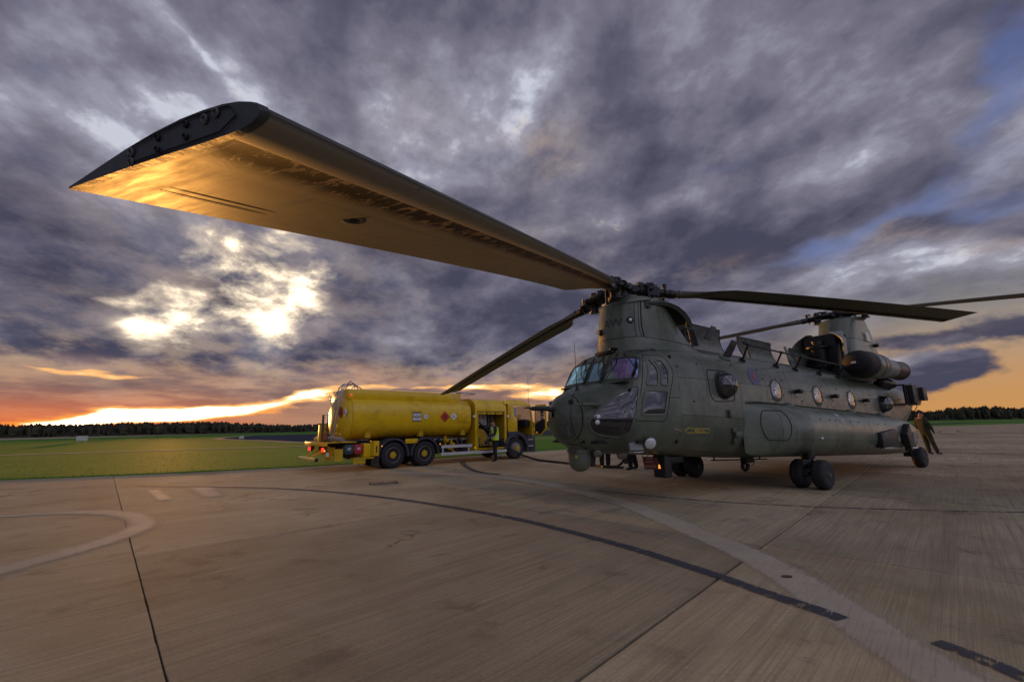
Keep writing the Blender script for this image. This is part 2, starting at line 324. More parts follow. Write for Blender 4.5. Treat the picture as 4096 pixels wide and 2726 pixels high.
M['yellowmark'] = mat('yellow_marking_paint', (.62, .46, .03), .5, dirt=(.2, .15, .03), dirt_amt=.5, dscale=10)
M['darkmark'] = mat('black_marking_paint', (.038, .045, .036), .5)
M['red_lamp'] = mat('red_lamp', (.5, .01, .01), .3, emit=(1, .05, .03), estr=1.2)
M['amber_lamp'] = mat('amber_lamp', (.8, .3, .02), .3, emit=(1, .42, .06), estr=.9)
M['lens'] = mat('clear_lamp_lens', (.72, .76, .8), .15, .2, var=.3, vscale=60, coat=1)
M['chrome'] = mat('bright_reflector', (.7, .72, .74), .12, 1.0)
M['glass'] = glass('round_window_acrylic', refl=1.6, see=.45, body=(.10, .105, .11))
M['bubble'] = glass('bubble_window_acrylic', refl=1.3, see=.8, body=(.02, .02, .02))
M['cockpit_glass'] = glass('cockpit_side_acrylic', refl=1.25, see=.35, body=(.02, .022, .028), rough=.03)
# heated windshield: metallic coat shifts from teal to violet
def coated():
    m = glass('coated_windshield', refl=5.0, see=.30, body=(.02, .03, .035), rough=.05); nt = m.node_tree; b = NB(nt)
    oc = nt.nodes.new('ShaderNodeTexCoord').outputs['Object']; x, y, z = b.sep(oc)
    f = b.m('ADD', b.m('MULTIPLY', y, .75), b.m('ADD', b.m('MULTIPLY', z, .55), b.m('MULTIPLY', b.noise(oc, 1.5, 2, .5), .5)))
    c = b.ramp(b.lin(f, 1.2, 2.6), [(0, (.5, .82, .85)), (.33, (.55, .88, .9)), (.45, (.62, .80, .50)), (.58, (.62, .42, .66)), (.75, (.55, .40, .70)), (.86, (.40, .50, .95)), (1, (.5, .8, .95))])
    g = [n for n in nt.nodes if n.type == 'BSDF_GLOSSY'][0]; nt.links.new(c, g.inputs[0]); return m
M['windshield'] = coated()
# ================================================================ ground
def concrete(name, k=1.0, slab=True):
    m = bpy.data.materials.new(name); m.use_nodes = True; nt = m.node_tree; p = nt.nodes['Principled BSDF']; b = NB(nt)
    g = nt.nodes.new('ShaderNodeNewGeometry').outputs['Position']; x, y, z = b.sep(g)
    a = R(45.3); u = b.m('ADD', b.m('MULTIPLY', x, cos(a)), b.m('MULTIPLY', y, sin(a))); v = b.m('SUBTRACT', b.m('MULTIPLY', y, cos(a)), b.m('MULTIPLY', x, sin(a)))
    s1 = b.noise(b.xyz(b.m('MULTIPLY', u, .35), b.m('MULTIPLY', v, 22), 0), 1.0, 5, .7)
    s2 = b.noise(b.xyz(b.m('MULTIPLY', u, .9), b.m('MULTIPLY', v, 75), 3), 1.0, 4, .7)
    s3 = b.noise(b.xyz(b.m('MULTIPLY', u, .2), b.m('MULTIPLY', v, 4.5), 7), 1.0, 4, .6)
    big = b.noise(b.xyz(x, y, 0), .32, 6, .6, .5); blot = b.noise(b.xyz(x, y, 5), 1.3, 7, .68, .4); fine = b.noise(b.xyz(x, y, 0), 34, 4, .7)
    c = b.mix(b.lin(big, .3, .7), tuple(k*q for q in (.215, .176, .104)), tuple(k*q for q in (.50, .430, .285)))
    c = b.mix(b.m('MULTIPLY', b.step(s1, .42, .66), b.lin(big, .35, .65, .12, .5)), c, tuple(k*q for q in (.135, .105, .072)))
    c = b.mix(b.m('MULTIPLY', b.step(s2, .45, .62), .20), c, tuple(k*q for q in (.56, .48, .34)))
    c = b.mix(b.m('MULTIPLY', b.step(s2, .50, .36), b.lin(big, .35, .65, .06, .32)), c, tuple(k*q for q in (.12, .088, .062)))
    c = b.mix(b.m('MULTIPLY', b.step(s3, .5, .7), .30), c, tuple(k*q for q in (.17, .13, .095)))
    c = b.mix(b.m('MULTIPLY', b.step(blot, .54, .70), .6), c, tuple(k*q for q in (.135, .108, .085)))
    c = b.mix(b.m('MULTIPLY', b.step(blot, .42, .28), .4), c, tuple(k*q for q in (.43, .37, .30)))
    vo = nt.nodes.new('ShaderNodeTexVoronoi'); vo.feature = 'DISTANCE_TO_EDGE'; nt.links.new(b.v('ADD', b.xyz(x, y, 0), b.v('SCALE', b.noise(b.xyz(x, y, 0), 1.6, 4, .6, color=True), scale=1.1)), vo.inputs['Vector']); vo.inputs['Scale'].default_value = .23
    c = b.mix(b.m('MULTIPLY', b.step(vo.outputs['Distance'], .006, .001), b.m('MULTIPLY', b.step(big, .52, .60), .7)), c, tuple(k*q for q in (.06, .05, .04)))
    c = b.mix(b.lin(fine, .35, .65, .0, .25), c, tuple(k*q for q in (.12, .09, .07)))
    if slab:
        rnd_ = nt.nodes.new('ShaderNodeObjectInfo').outputs['Random']; c = b.mix(1.0, c, b.mix(rnd_, (.82, .82, .83), (1.16, 1.15, 1.12)), 'MULTIPLY')
    nt.links.new(c, p.inputs['Base Color']); p.inputs['Roughness'].default_value = .9; p.inputs['Specular IOR Level'].default_value = .10
    bp = nt.nodes.new('ShaderNodeBump'); bp.inputs['Strength'].default_value = .55; bp.inputs['Distance'].default_value = .005
    nt.links.new(b.m('ADD', b.m('ADD', s2, b.m('MULTIPLY', s1, .6)), b.m('MULTIPLY', fine, .7)), bp.inputs['Height']); nt.links.new(bp.outputs[0], p.inputs['Normal'])
    return m
M['concrete'] = concrete('grooved_concrete', 1.12); M['concrete_far'] = concrete('apron_concrete', 1.12, False)
def turf(name, ca, cb, cc):
    m = bpy.data.materials.new(name); m.use_nodes = True; nt = m.node_tree; p = nt.nodes['Principled BSDF']; b = NB(nt)
    g = nt.nodes.new('ShaderNodeNewGeometry').outputs['Position']; x, y, z = b.sep(g)
    n1 = b.noise(b.xyz(x, y, 0), .12, 6, .65, .4); n2 = b.noise(b.xyz(x, y, 3), 1.7, 6, .7); n3 = b.noise(b.xyz(x, b.m('MULTIPLY', y, 2), 9), 9, 4, .7)
    a = R(41); v = b.m('SUBTRACT', b.m('MULTIPLY', y, cos(a)), b.m('MULTIPLY', x, sin(a))); mow = b.noise(b.xyz(0, b.m('MULTIPLY', v, .30), 0), 1, 2, .5)
    c = b.mix(b.lin(n1, .3, .7), ca, cb); c = b.mix(b.m('MULTIPLY', b.step(n2, .5, .72), .5), c, cc); c = b.mix(b.lin(n3, .35, .7, 0, .5), c, tuple(q*.45 for q in ca))
    c = b.mix(b.lin(mow, .4, .6, 0, .3), c, tuple(q*.6 for q in cb))
    nt.links.new(c, p.inputs['Base Color']); p.inputs['Roughness'].default_value = .9; p.inputs['Specular IOR Level'].default_value = .15
    bp = nt.nodes.new('ShaderNodeBump'); bp.inputs['Strength'].default_value = .35; bp.inputs['Distance'].default_value = .03; nt.links.new(b.m('ADD', n2, n3), bp.inputs['Height']); nt.links.new(bp.outputs[0], p.inputs['Normal'])
    return m
M['turf'] = turf('mown_turf', (.045, .170, .008), (.075, .25, .014), (.11, .24, .03))
M['blade_grass'] = mat('grass_blades', (.045, .17, .010), .9, var=.5, vscale=1.5)
M['asphalt'] = mat('taxiway_asphalt', (.060, .066, .082), 1.0, var=.3, vscale=.3, spec=0)
M['sealant'] = mat('joint_sealant', (.022, .019, .017), .9)
def flat(name, pts, z, mt, parent=None, kind='structure'):
    m = MB(); m.add([(x, y, z) for x, y in pts], [tuple(range(len(pts)))]); o = m.build(name, mt, parent, 0)
    if kind and not parent: tag(o, kind=kind)
    return o
flat('ground', [(-4500, -3000), (4500, -3000), (4500, 4500), (-4500, 4500)], -.30, M['turf'])
# slab grid: joints follow two line families
E1, E2 = R(45.6), R(134.4)
def lineA(i):   # joints running away to the left (family of the long joint at far left)
    p = Vector((-4.5, 5.58))+(Vector((2.87, 5.75))-Vector((-4.5, 5.58)))*(i)*1.0*Vector((cos(E1), sin(E1))).dot(Vector((1, 0)))*0
    s_ = 5.3*i; return Vector((-4.5+s_*cos(E1), 5.58+s_*sin(E1))), {0: R(132.6), 1: R(136.6)}.get(i, R(134.8))
def lineB(j):
    s_ = 5.3*j; c0 = Vector((2.03, 4.69)) ; return Vector((c0.x+s_*cos(E2), c0.y+s_*sin(E2))), {0: R(46.5), 1: R(43.6)}.get(j, R(44.6))
def isect(a, c):
    (p, s_), (q, t) = a, c; d1 = Vector((cos(s_), sin(s_))); d2 = Vector((cos(t), sin(t))); w = q-p
    k = (w.x*d2.y-w.y*d2.x)/(d1.x*d2.y-d1.y*d2.x); return p+d1*k
I0, I1, J0, J1 = -3, 13, -7, 8
flat('joint_sealant', [tuple(isect(lineA(i), lineB(j))) for i, j in ((I0, J0), (I1, J0), (I1, J1), (I0, J1))], -.045, M['sealant'])
apron = tag(empty('apron', (0, 0, 0)), kind='structure')
ns = 0; rnd2 = random.Random(21)
for i in range(I0, I1):
    for j in range(J0, J1):
        q = [isect(lineA(a), lineB(c)) for a, c in ((i, j), (i+1, j), (i+1, j+1), (i, j+1))]
        cx = sum(p.x for p in q)/4; cy = sum(p.y for p in q)/4
        if cy < -4 or cy < abs(cx)*.55-6.5: continue
        c = Vector((cx, cy)); gp = .0045
        gi = {i: .0035, i+1: .0035}; ga0, ga1 = [.0045 if a_ == 0 else .0035 for a_ in (i, i+1)]; gb0, gb1 = [.014 if c_ == 0 else .0035 for c_ in (j, j+1)]
        ux = (q[1]-q[0]).normalized(); uy = (q[3]-q[0]).normalized()
        out = [q[0]+ux*ga0+uy*gb0, q[1]-ux*ga1+uy*gb0, q[2]-ux*ga1-uy*gb1, q[3]+ux*ga0-uy*gb1]
        m = MB(); near = c.length < 14; oo = []
        for k in range(4):
            a, d_ = out[k], out[(k+1) % 4]; L = (d_-a).length; kk = int(L/.16) if near else 1; nn = Vector((-(d_-a).y, (d_-a).x)).normalized()
            oo += [a+(d_-a)*t/kk+nn*(0 if t == 0 else max(0, rnd2.gauss(.0, .0025))) for t in range(kk)]
        r_ = [[(p.x, p.y, z) for p in oo] for z in (-.05, -.006)]; top = [((p.x+(c.x-p.x)/(c-p).length*.003), (p.y+(c.y-p.y)/(c-p).length*.003), 0) for p in oo]
        m.rings(r_+[top], True, False, True); m.build('slab', M['concrete'], apron, 0); ns += 1
# apron beyond the slabs
far = MB(); inner = [isect(lineA(i), lineB(j)) for i, j in ((I0, J0), (I1, J0), (I1, J1), (I0, J1))]; cen = sum(inner, Vector((0, 0)))/4
outer = [cen+(p-cen)*14 for p in inner]
for k in range(4): far.add([(*inner[k], -.001), (*inner[(k+1) % 4], -.001), (*outer[(k+1) % 4], -.001), (*outer[k], -.001)], [(0, 1, 2, 3)])
far.build('apron_far', M['concrete_far'], apron, 0)
# turf: left of the apron and beyond it, standing a little proud of the concrete
EDGE = [(-120, -14), (-60, 2.5), (-30, 11.2), (-17.04, 15.12), (-13.2, 16.3), (-8.3, 18.5), (-3, 22.8), (3.3, 28.9), (12, 36.2), (30, 50.2), (88, 97), (135, 118), (900, 420)]
rnd = random.Random(11)
ED = []
for a, c in zip(EDGE, EDGE[1:]):
    a, c = Vector(a), Vector(c); L = (c-a).length; k = max(1, min(120, int(L/(.35 if a.length < 45 else 4))))
    for t in range(k): p = a+(c-a)*t/k; n = Vector((-(c-a).y, (c-a).x)).normalized(); ED.append(p+n*rnd.uniform(-.05, .06))
ED.append(Vector(EDGE[-1]))
m = MB(); N = len(ED)
V = [(p.x, p.y, -.02) for p in ED]+[(p.x-.02, p.y+.03, .035) for p in ED]; F = [(i, i+1, N+i+1, N+i) for i in range(N-1)]
V += [(p.x-(p.x+200)*.0-1.2, p.y+1.6, .04) for p in ED]; F += [(N+i, N+i+1, 2*N+i+1, 2*N+i) for i in range(N-1)]
V += [(p.x*3-200, 2600, .04) for p in ED]; F += [(2*N+i, 2*N+i+1, 3*N+i+1, 3*N+i) for i in range(N-1)]
m.add(V, F); tf = m.build('turf', M['turf'], None, 0); tag(tf, kind='structure')
# grass tufts along and behind the edge
V = []; F = []
for n_ in range(26000):
    k = rnd.random(); s_ = rnd.randint(0, N-2); p = ED[s_]+(ED[s_+1]-ED[s_])*rnd.random()
    if p.length > 60: continue
    q = Vector((-.68, .73)); dpt = (rnd.random()**3.5)*16-.03; x, y = p.x+q.x*dpt, p.y+q.y*dpt
    h_ = rnd.uniform(.012, .034)*(1+dpt*.02); w = rnd.uniform(.006, .014)*(1+dpt*.06); a = rnd.uniform(0, pi); lx, ly = rnd.uniform(-.03, .03), rnd.uniform(-.03, .03)
    V += [(x-w*cos(a), y-w*sin(a), .03), (x+w*cos(a), y+w*sin(a), .03), (x+lx, y+ly, .035+h_)]; F.append((len(V)-3, len(V)-2, len(V)-1))
m = MB(); m.add(V, F); tag(m.build('grass', M['blade_grass'], None, 0), 'short mown grass along the edge of the concrete', 'grass', kind='stuff')
# paths and taxiways crossing the turf
def ribbon(name, pts, w, z, mt, kind='structure', parent=None, edge=True, taper=None):
    P = [Vector(p) for p in pts]; V = []; F = []; AT = []
    for i, p in enumerate(P):
        t = (P[min(i+1, len(P)-1)]-P[max(i-1, 0)]).normalized(); n = Vector((-t.y, t.x)); ww = w[i] if isinstance(w, (list, tuple)) else w
        for k, e in ((-.5, 0.), (-.25, .5), (0, 1.), (.25, .5), (.5, 0.)): q = p+n*ww*k; V.append((q.x, q.y, z)); AT.append(e)
    for i in range(len(P)-1):
        for j in range(4): F.append((i*5+j, i*5+j+1, (i+1)*5+j+1, (i+1)*5+j))
    me = bpy.data.meshes.new(name); me.from_pydata(V, [], F); me.materials.append(mt); a = me.attributes.new('edge', 'FLOAT', 'POINT'); a.data.foreach_set('value', AT)
    o = link(name, me, parent)
    if kind: tag(o, kind=kind)
    return o
def crv(pts, n=8):
    P = [Vector(p) for p in pts]; out = []
    for i in range(len(P)-1):
        a, c, d_, e = P[max(i-1, 0)], P[i], P[i+1], P[min(i+2, len(P)-1)]
        for k in range(n): t = k/n; out.append(.5*((2*c)+(d_-a)*t+(2*a-5*c+4*d_-e)*t*t+(3*c-a-3*d_+e)*t**3))
    return out+[P[-1]]
ribbon('path', crv([(-90, 10), (-38, 31.8), (-18.5, 40.2), (-8, 45.5), (30, 66)]), 1.7, .055, M['concrete_far'])
flat('taxiway', [(-58, 88), (-78, 135), (-50, 150), (20, 150), (30, 95), (-14, 47), (-22, 50), (-36, 66)], .050, M['asphalt'])
ribbon('taxiway_edge', crv([(-8, 43), (-22.3, 50), (-37, 66), (-58, 88), (-72, 115), (-80, 138)]), 1.6, .058, M['concrete_far'])
ribbon('path', [(-150, 120), (-40, 160), (60, 200)], 3.0, .056, M['asphalt'])
ribbon('taxiway', [(92, 112), (180, 175), (520, 330)], 7, .055, M['asphalt'])
# ---- worn paint on the concrete
def paint(name, base, thr, soft=.12, chip=0.0, k=1.0):
    m = bpy.data.materials.new(name); m.use_nodes = True; nt = m.node_tree; p = nt.nodes['Principled BSDF']; b = NB(nt)
    at = nt.nodes.new('ShaderNodeAttribute'); at.attribute_name = 'edge'; g = nt.nodes.new('ShaderNodeNewGeometry').outputs['Position']; x, y, z = b.sep(g)
    a = R(45.3); u = b.m('ADD', b.m('MULTIPLY', x, cos(a)), b.m('MULTIPLY', y, sin(a))); v = b.m('SUBTRACT', b.m('MULTIPLY', y, cos(a)), b.m('MULTIPLY', x, sin(a)))
    st = b.noise(b.xyz(b.m('MULTIPLY', u, 2.5), b.m('MULTIPLY', v, 60), 0), 1, 4, .7); n = b.noise(b.xyz(x, y, 0), 7, 7, .75); n2 = b.noise(b.xyz(x, y, 2), 1.2, 4, .6)
    al = b.step(b.m('ADD', b.m('MULTIPLY', at.outputs['Fac'], k), b.m('ADD', b.m('MULTIPLY', b.m('SUBTRACT', n, .5), .5), b.m('MULTIPLY', b.m('SUBTRACT', st, .5), .5))), thr-soft, thr+soft)
    if chip: al = b.m('MULTIPLY', al, b.step(b.m('ADD', b.m('MULTIPLY', n, .7), b.m('MULTIPLY', st, .3)), chip-.02, chip+.03))
    al = b.m('MULTIPLY', al, b.lin(n2, .3, .7, .75, 1.0))
    c = b.mix(n, tuple(q*.8 for q in base), tuple(q*1.15 for q in base)); c = b.mix(b.m('MULTIPLY', b.step(st, .5, .35), .45), c, tuple(q*.55 for q in base))
    nt.links.new(c, p.inputs['Base Color']); nt.links.new(al, p.inputs['Alpha']); p.inputs['Roughness'].default_value = .8; p.inputs['Specular IOR Level'].default_value = .2
    return m
M['pale_band'] = paint('scoured_pale_band', (.50, .435, .325), .18, .22); M['blue_line'] = paint('faded_slate_line', (.065, .072, .090), .16, .08, .44); M['thin_line'] = paint('thin_worn_line', (.10, .10, .115), .35, .15, .47)
M['soft_band'] = paint('faint_scoured_band', (.48, .415, .31), .42, .36)
M['faint_white'] = paint('faint_white_line', (.55, .48, .40), .45, .2, .48)
up_ = [(-4.34, 16.07), (-2.7, 15.5), (-0.45, 14.2), (0.79, 12.58), (1.52, 11.01), (2.26, 9.06), (2.56, 7.52), (2.73, 6.34), (2.88, 5.54), (2.92, 4.82), (2.86, 4.08), (2.78, 3.55), (2.76, 3.0), (2.70, 2.2)]
dn_ = [(-4.05, 15.02), (-2.51, 14.39), (-0.67, 13.19), (0.51, 11.7), (1.22, 10.27), (1.91, 8.61), (2.15, 7.31), (2.32, 6.2), (2.4, 5.39), (2.39, 4.59), (2.33, 3.92), (2.28, 3.4), (2.2, 2.8), (2.08, 2.1)]
mid = [((a[0]+c[0])/2, (a[1]+c[1])/2) for a, c in zip(up_, dn_)]; wd = [.62, .60, .60, .58, .58, .56, .54, .53, .53, .53, .53, .52, .52, .52]
cm = crv(mid, 6); cw = [wd[min(i//6, 13)] for i in range(len(cm))]
ribbon('marking_band', [tuple(p) for p in cm], cw, .004, M['pale_band'])
ribbon('marking_line', crv([(-10.5, 12.9), (-6.76, 12.05), (-4.43, 11.05), (-2.65, 9.89), (-1.27, 8.77), (-0.03, 7.59), (0.71, 6.68), (1.39, 5.73), (1.75, 5.1), (2.0, 4.63), (2.22, 4.15), (2.39, 3.84), (2.46, 3.66)]), .18, .008, M['blue_line'])
ribbon('marking_line', crv([(2.82, 3.3), (2.88, 3.12), (2.92, 2.9), (2.93, 2.6)]), .15, .008, M['blue_line'])
ribbon('marking_line', crv([(1.9, 10.6), (2.26, 10.15), (3.53, 9.04), (4.81, 8.34), (6.02, 7.89), (8.09, 7.4), (11, 7.1)]), .11, .008, M['thin_line'])
ribbon('marking_line', crv([(-2.3, 20.4), (-2.24, 19.69), (-1.96, 17.91), (-1.5, 16.06), (-1.04, 14.95), (-0.45, 14.32)]), .26, .008, M['blue_line'])
hk = [(-12, 8.0), (-9.5, 8.52), (-8.8, 8.79), (-7.87, 8.78), (-7.03, 8.45), (-6.3, 7.85), (-5.9, 7.27), (-5.73, 6.67), (-5.68, 6.02), (-5.70, 5.4), (-5.72, 4.6), (-5.6, 3.6)]
ribbon('marking_band', crv(hk), [.26+.40*min(1, i/24) for i in range(len(crv(hk)))], .004, M['soft_band'])
for pts in ([(-9.46, 11.7), (-9.36, 12.17), (-7.46, 10.27), (-7.94, 10.09)], [(-8.96, 12.29), (-8.0, 12.52), (-6.6, 10.81), (-7.23, 10.43)]):
    a, c, d_, e = [Vector(p) for p in pts]; A_ = (a+c)/2; B_ = (d_+e)/2; ribbon('marking_patch', [A_, (A_+B_)/2, B_], [(a-c).length, ((a-c).length+(d_-e).length)/2, (d_-e).length], .004, M['soft_band'])
ribbon('marking_line', [(36, 41.6), (41.35, 44.74-.6), (56, 49), (120, 66)], .35, .006, M['thin_line'])
ribbon('marking_line', crv([(15.5, 21.6), (17.74, 19.6), (19.66, 17.54), (21, 15.8)]), .09, .006, M['faint_white'])
ribbon('marking_line', crv([(14, 15.9), (16, 15.6), (18.2, 14.6), (19.6, 12.9), (20.2, 11)]), .35, .004, M['pale_band'])
for dx_ in (0, 1.6, 2.6): ribbon('tyre_mark', crv([(39+dx_*2, 44.5-dx_), (45+dx_*2, 52-dx_*.6), (54+dx_*2, 60)]), .3, .006, M['thin_line'])
tag(flat('oil_spot', [(2.62+.05*cos(R(40*k))*(1+.3*(k % 2)), 4.61+.035*sin(R(40*k))) for k in range(9)], .012, mat('oil_stain', (.06, .05, .042), .6)), kind='structure')
# service pit cover let into the concrete
pc = tag(empty('pit_cover', (-3.62, 12.66, 0), R(20)), 'steel service pit cover set flush in the concrete in front of the tanker rear wheels', 'pit cover')
for k in (-1, 1): m = MB(); m.box((k*.17, 0, .006), (.32, .48, .012)); m.build('lid', mat('rusty_lid', (.17, .13, .10), .7, var=.4, vscale=12) if k < 0 else bpy.data.materials['rusty_lid'], pc, bevel=.004)
m = MB()
for s_ in (-1, 1): m.box((0, s_*.265, .004), (.74, .04, .014)); m.box((s_*.355, 0, .004), (.04, .57, .0135))
m.build('frame', M['sealant'], pc)
# ---- woodland far off
M['wood'] = mat('far_woodland', (.044, .042, .022), .95, var=.6, vscale=.25)
def woodland(name, path, hgt, depth, n, label, seed, leaf=1.0):
    r_ = random.Random(seed); V = []; F = []; P = [Vector(p) for p in path]
    seg = [(P[i], P[i+1], (P[i+1]-P[i]).length) for i in range(len(P)-1)]; tot = sum(s_[2] for s_ in seg)
    for k in range(n):
        t = r_.random()*tot
        for a, c, L in seg:
            if t <= L: break
            t -= L
        u = t/L; p = a+(c-a)*u; nn = Vector((-(c-a).y, (c-a).x)).normalized(); p = p+nn*r_.uniform(0, depth)
        bump = mnoise.noise(Vector((p.x*.02, p.y*.02, seed)))*.55+mnoise.noise(Vector((p.x*.007, p.y*.007, seed+3)))*.45
        H = hgt(p)*(.92+bump*.8)*r_.uniform(.82, 1.02); rx = H*r_.uniform(.13, .30)
        # crown of small facets over a ragged ellipsoid
        k0 = len(V); nu, nv = 6, 4
        for j in range(nv+1):
            th = pi*.93*j/nv
            for i in range(nu):
                ph = 2*pi*i/nu+j*.4; w = 1+r_.uniform(-.35, .30); V.append((p.x+rx*w*sin(th)*cos(ph), p.y+rx*w*sin(th)*sin(ph), H*.56+H*.44*w*cos(th)-(0 if j < nv else H*.16)))
        for j in range(nv):
            for i in range(nu): F.append((k0+j*nu+i, k0+j*nu+(i+1) % nu, k0+(j+1)*nu+(i+1) % nu, k0+(j+1)*nu+i))
        for q in range(34):
            th = r_.uniform(0, 1.9); ph = r_.uniform(0, 2*pi); w = r_.uniform(.92, 1.2); c0 = Vector((p.x+rx*w*sin(th)*cos(ph), p.y+rx*w*sin(th)*sin(ph), H*.56+H*.44*w*cos(th))); s_ = H*.035*leaf*r_.uniform(.5, 1.3)
            a1, a2 = r_.uniform(0, 6.3), r_.uniform(-1, 1); d1 = Vector((cos(a1), sin(a1), a2))*s_; d2 = Vector((-sin(a1), cos(a1), r_.uniform(-1, 1)))*s_
            V += [tuple(c0-d1), tuple(c0+d2), tuple(c0+d1)]; F.append((len(V)-3, len(V)-2, len(V)-1))
    m = MB(); m.add(V, F)
    for a, c, L in seg:      # undergrowth mass
        kk = int(L/6)+1; nn = Vector((-(c-a).y, (c-a).x)).normalized()
        top = [a+(c-a)*i/kk for i in range(kk+1)]
        for i in range(kk):
            h0, h1 = [hgt(top[q])*.5*(1+.25*mnoise.noise(Vector((top[q].x*.05, top[q].y*.05, 1)))) for q in (i, i+1)]; d_ = nn*depth*.5
            m.add([(*top[i], 0), (*top[i+1], 0), (*(top[i+1]+d_), h1), (*(top[i]+d_), h0)], [(0, 1, 2, 3)])
    o = m.build(name, M['wood'], None, 0); tag(o, label, 'woodland', kind='stuff'); return o
woodland('woodland', [(-420, 20), (-330, 110), (-234, 200), (-190, 262), (-140, 330), (-80, 400)], lambda p: 6.0+max(0, (p.y-200))*.010, 26, 1700, 'dark wood along the horizon at the far left under the sunset', 5)
woodland('woodland', [(-90, 380), (-30, 440), (60, 500), (160, 560), (290, 640)], lambda p: 8.5, 30, 1000, 'low distant wood behind the yellow tanker', 6)
woodland('woodland', [(250, 560), (420, 560), (560, 540), (760, 520), (1000, 470)], lambda p: 11.5+max(0, p.x-380)*.018, 40, 1400, 'dark wood on the horizon right of the helicopter tail', 8)
# far objects
mk = mat('weathered_white_board', (.5, .48, .44), .6, var=.3, vscale=5)
def board(x, y, w, h_, label, rz=0.3):
    e = tag(empty('marker_board', (x, y, .04), rz), label, 'marker board', 'white marker boards on the turf'); m = MB(); m.box((0, 0, h_*.62), (w, .08, h_*.7)); m.build('panel', mk, e)
    for s_ in (-1, 1): m = MB(); m.box((s_*w*.35, .06, h_*.3), (.08, .06, h_*.6)); m.build('post', mk, e)
board(-70.9, 73.7, 1.5, 1.1, 'white marker board on the turf at the far left in front of the wood'); board(-46.3, 76.4, .7, .6, 'tiny white marker board out on the turf left of the tanker')
e = tag(empty('hut', (250, 305, 0), .4), 'tiny pale hut in front of the wood at far right', 'hut'); m = MB(); m.box((0, 0, 1.3), (4, 3, 2.6)); m.build('wall', mat('pale_render', (.55, .45, .36), .7), e); m = MB(); m.prism([(-2.2, -1.8, 2.6), (-2.2, 1.8, 2.6), (-2.2, 0, 3.7)], (4.4, 0, 0)); m.build('roof', mat('red_tile_roof', (.25, .10, .06), .7), e)
# ================================================================ helicopter
HX, HY, HPSI = 2.36468, 9.3928, 3.726739
heli = tag(empty('helicopter', (HX, HY, 0), HPSI), 'dull olive twin-rotor transport helicopter parked on the concrete, blades drooping', 'helicopter')
# hull cross-sections: x, half width, bottom, top, exponent top, exponent bottom
SEC = [(1.95, .03, 1.63, 1.72, 2, 2), (1.915, .15, 1.45, 1.85, 2, 2), (1.85, .27, 1.30, 1.94, 2.05, 2), (1.72, .44, 1.18, 2.04, 2.1, 2.1), (1.52, .63, 1.08, 2.12, 2.2, 2.2),
       (1.30, .81, 1.01, 2.19, 2.4, 2.3), (1.10, .96, .96, 2.25, 2.8, 2.5), (.94, 1.03, .94, 2.29, 3.4, 2.7), (.88, 1.06, .93, 2.35, 3.8, 2.8), (.80, 1.08, .92, 2.50, 4.0, 2.9), (.70, 1.10, .915, 2.67, 4.0, 3.0), (.60, 1.12, .91, 2.83, 4.0, 3.1),
       (.50, 1.14, .90, 2.91, 3.7, 3.2), (.2, 1.19, .88, 3.00, 3.5, 3.3), (-.3, 1.23, .85, 3.06, 3.4, 3.4), (-1, 1.25, .80, 3.08, 3.4, 3.5), (-3, 1.25, .66, 3.08, 3.5, 3.5), (-6, 1.25, .54, 3.00, 3.5, 3.6), (-9, 1.25, .44, 2.92, 3.5, 3.6),
       (-11, 1.25, .50, 2.86, 3.4, 3.4), (-12.2, 1.23, .82, 2.80, 3.2, 3), (-13.2, 1.17, 1.30, 2.68, 3, 3), (-13.85, 1.08, 1.62, 2.52, 2.8, 2.6)]
def pchip(xs, ys):
    h = [b_-a for a, b_ in zip(xs, xs[1:])]; dl = [(b_-a)/k for a, b_, k in zip(ys, ys[1:], h)]; n = len(xs); m_ = [dl[0]]
    for i in range(1, n-1):
        if dl[i-1]*dl[i] <= 0: m_.append(0.)
        else: w1 = 2*h[i]+h[i-1]; w2 = h[i]+2*h[i-1]; m_.append((w1+w2)/(w1/dl[i-1]+w2/dl[i]))
    m_.append(dl[-1]); return m_
_XS = [-s_[0] for s_ in SEC]; _SL = [pchip(_XS, [s_[k] for s_ in SEC]) for k in range(1, 6)]; _C = {}
def sec_at(x):
    x = round(x, 5)
    if x in _C: return _C[x]
    t = min(max(-x, _XS[0]), _XS[-1]); i = 0
    while i < len(_XS)-2 and t > _XS[i+1]: i += 1
    h = _XS[i+1]-_XS[i]; u = (t-_XS[i])/h; out = []
    for k in range(5):
        a, c = SEC[i][k+1], SEC[i+1][k+1]; out.append(a*(1+2*u)*(1-u)**2+c*u*u*(3-2*u)+h*_SL[k][i]*u*(1-u)**2-h*_SL[k][i+1]*u*u*(1-u))
    _C[x] = tuple(out); return _C[x]
def hull_pt(x, th, off=0.0):
    """th: 0 at port side mid height, +90 deg roof centre line, -90 keel; grows over the top to starboard"""
    w, zb, zt, nt_, nb_ = sec_at(x); zm = (zb+zt)/2; h = (zt-zb)/2
    c, s_ = cos(th), sin(th); n = nt_ if s_ >= 0 else nb_
    r = (abs(c)**n+abs(s_)**n)**(-1/n)
    return Vector((x, (w+off)*r*c, zm+(h+off)*r*s_))
def xs_between(x0, x1, step):
    n = max(1, int(round(abs(x0-x1)/step))); base = {round(x0+(x1-x0)*i/n, 4) for i in range(n+1)}
    base |= {s_[0] for s_ in SEC if min(x0, x1) < s_[0] < max(x0, x1)}
    return sorted(base, reverse=True)
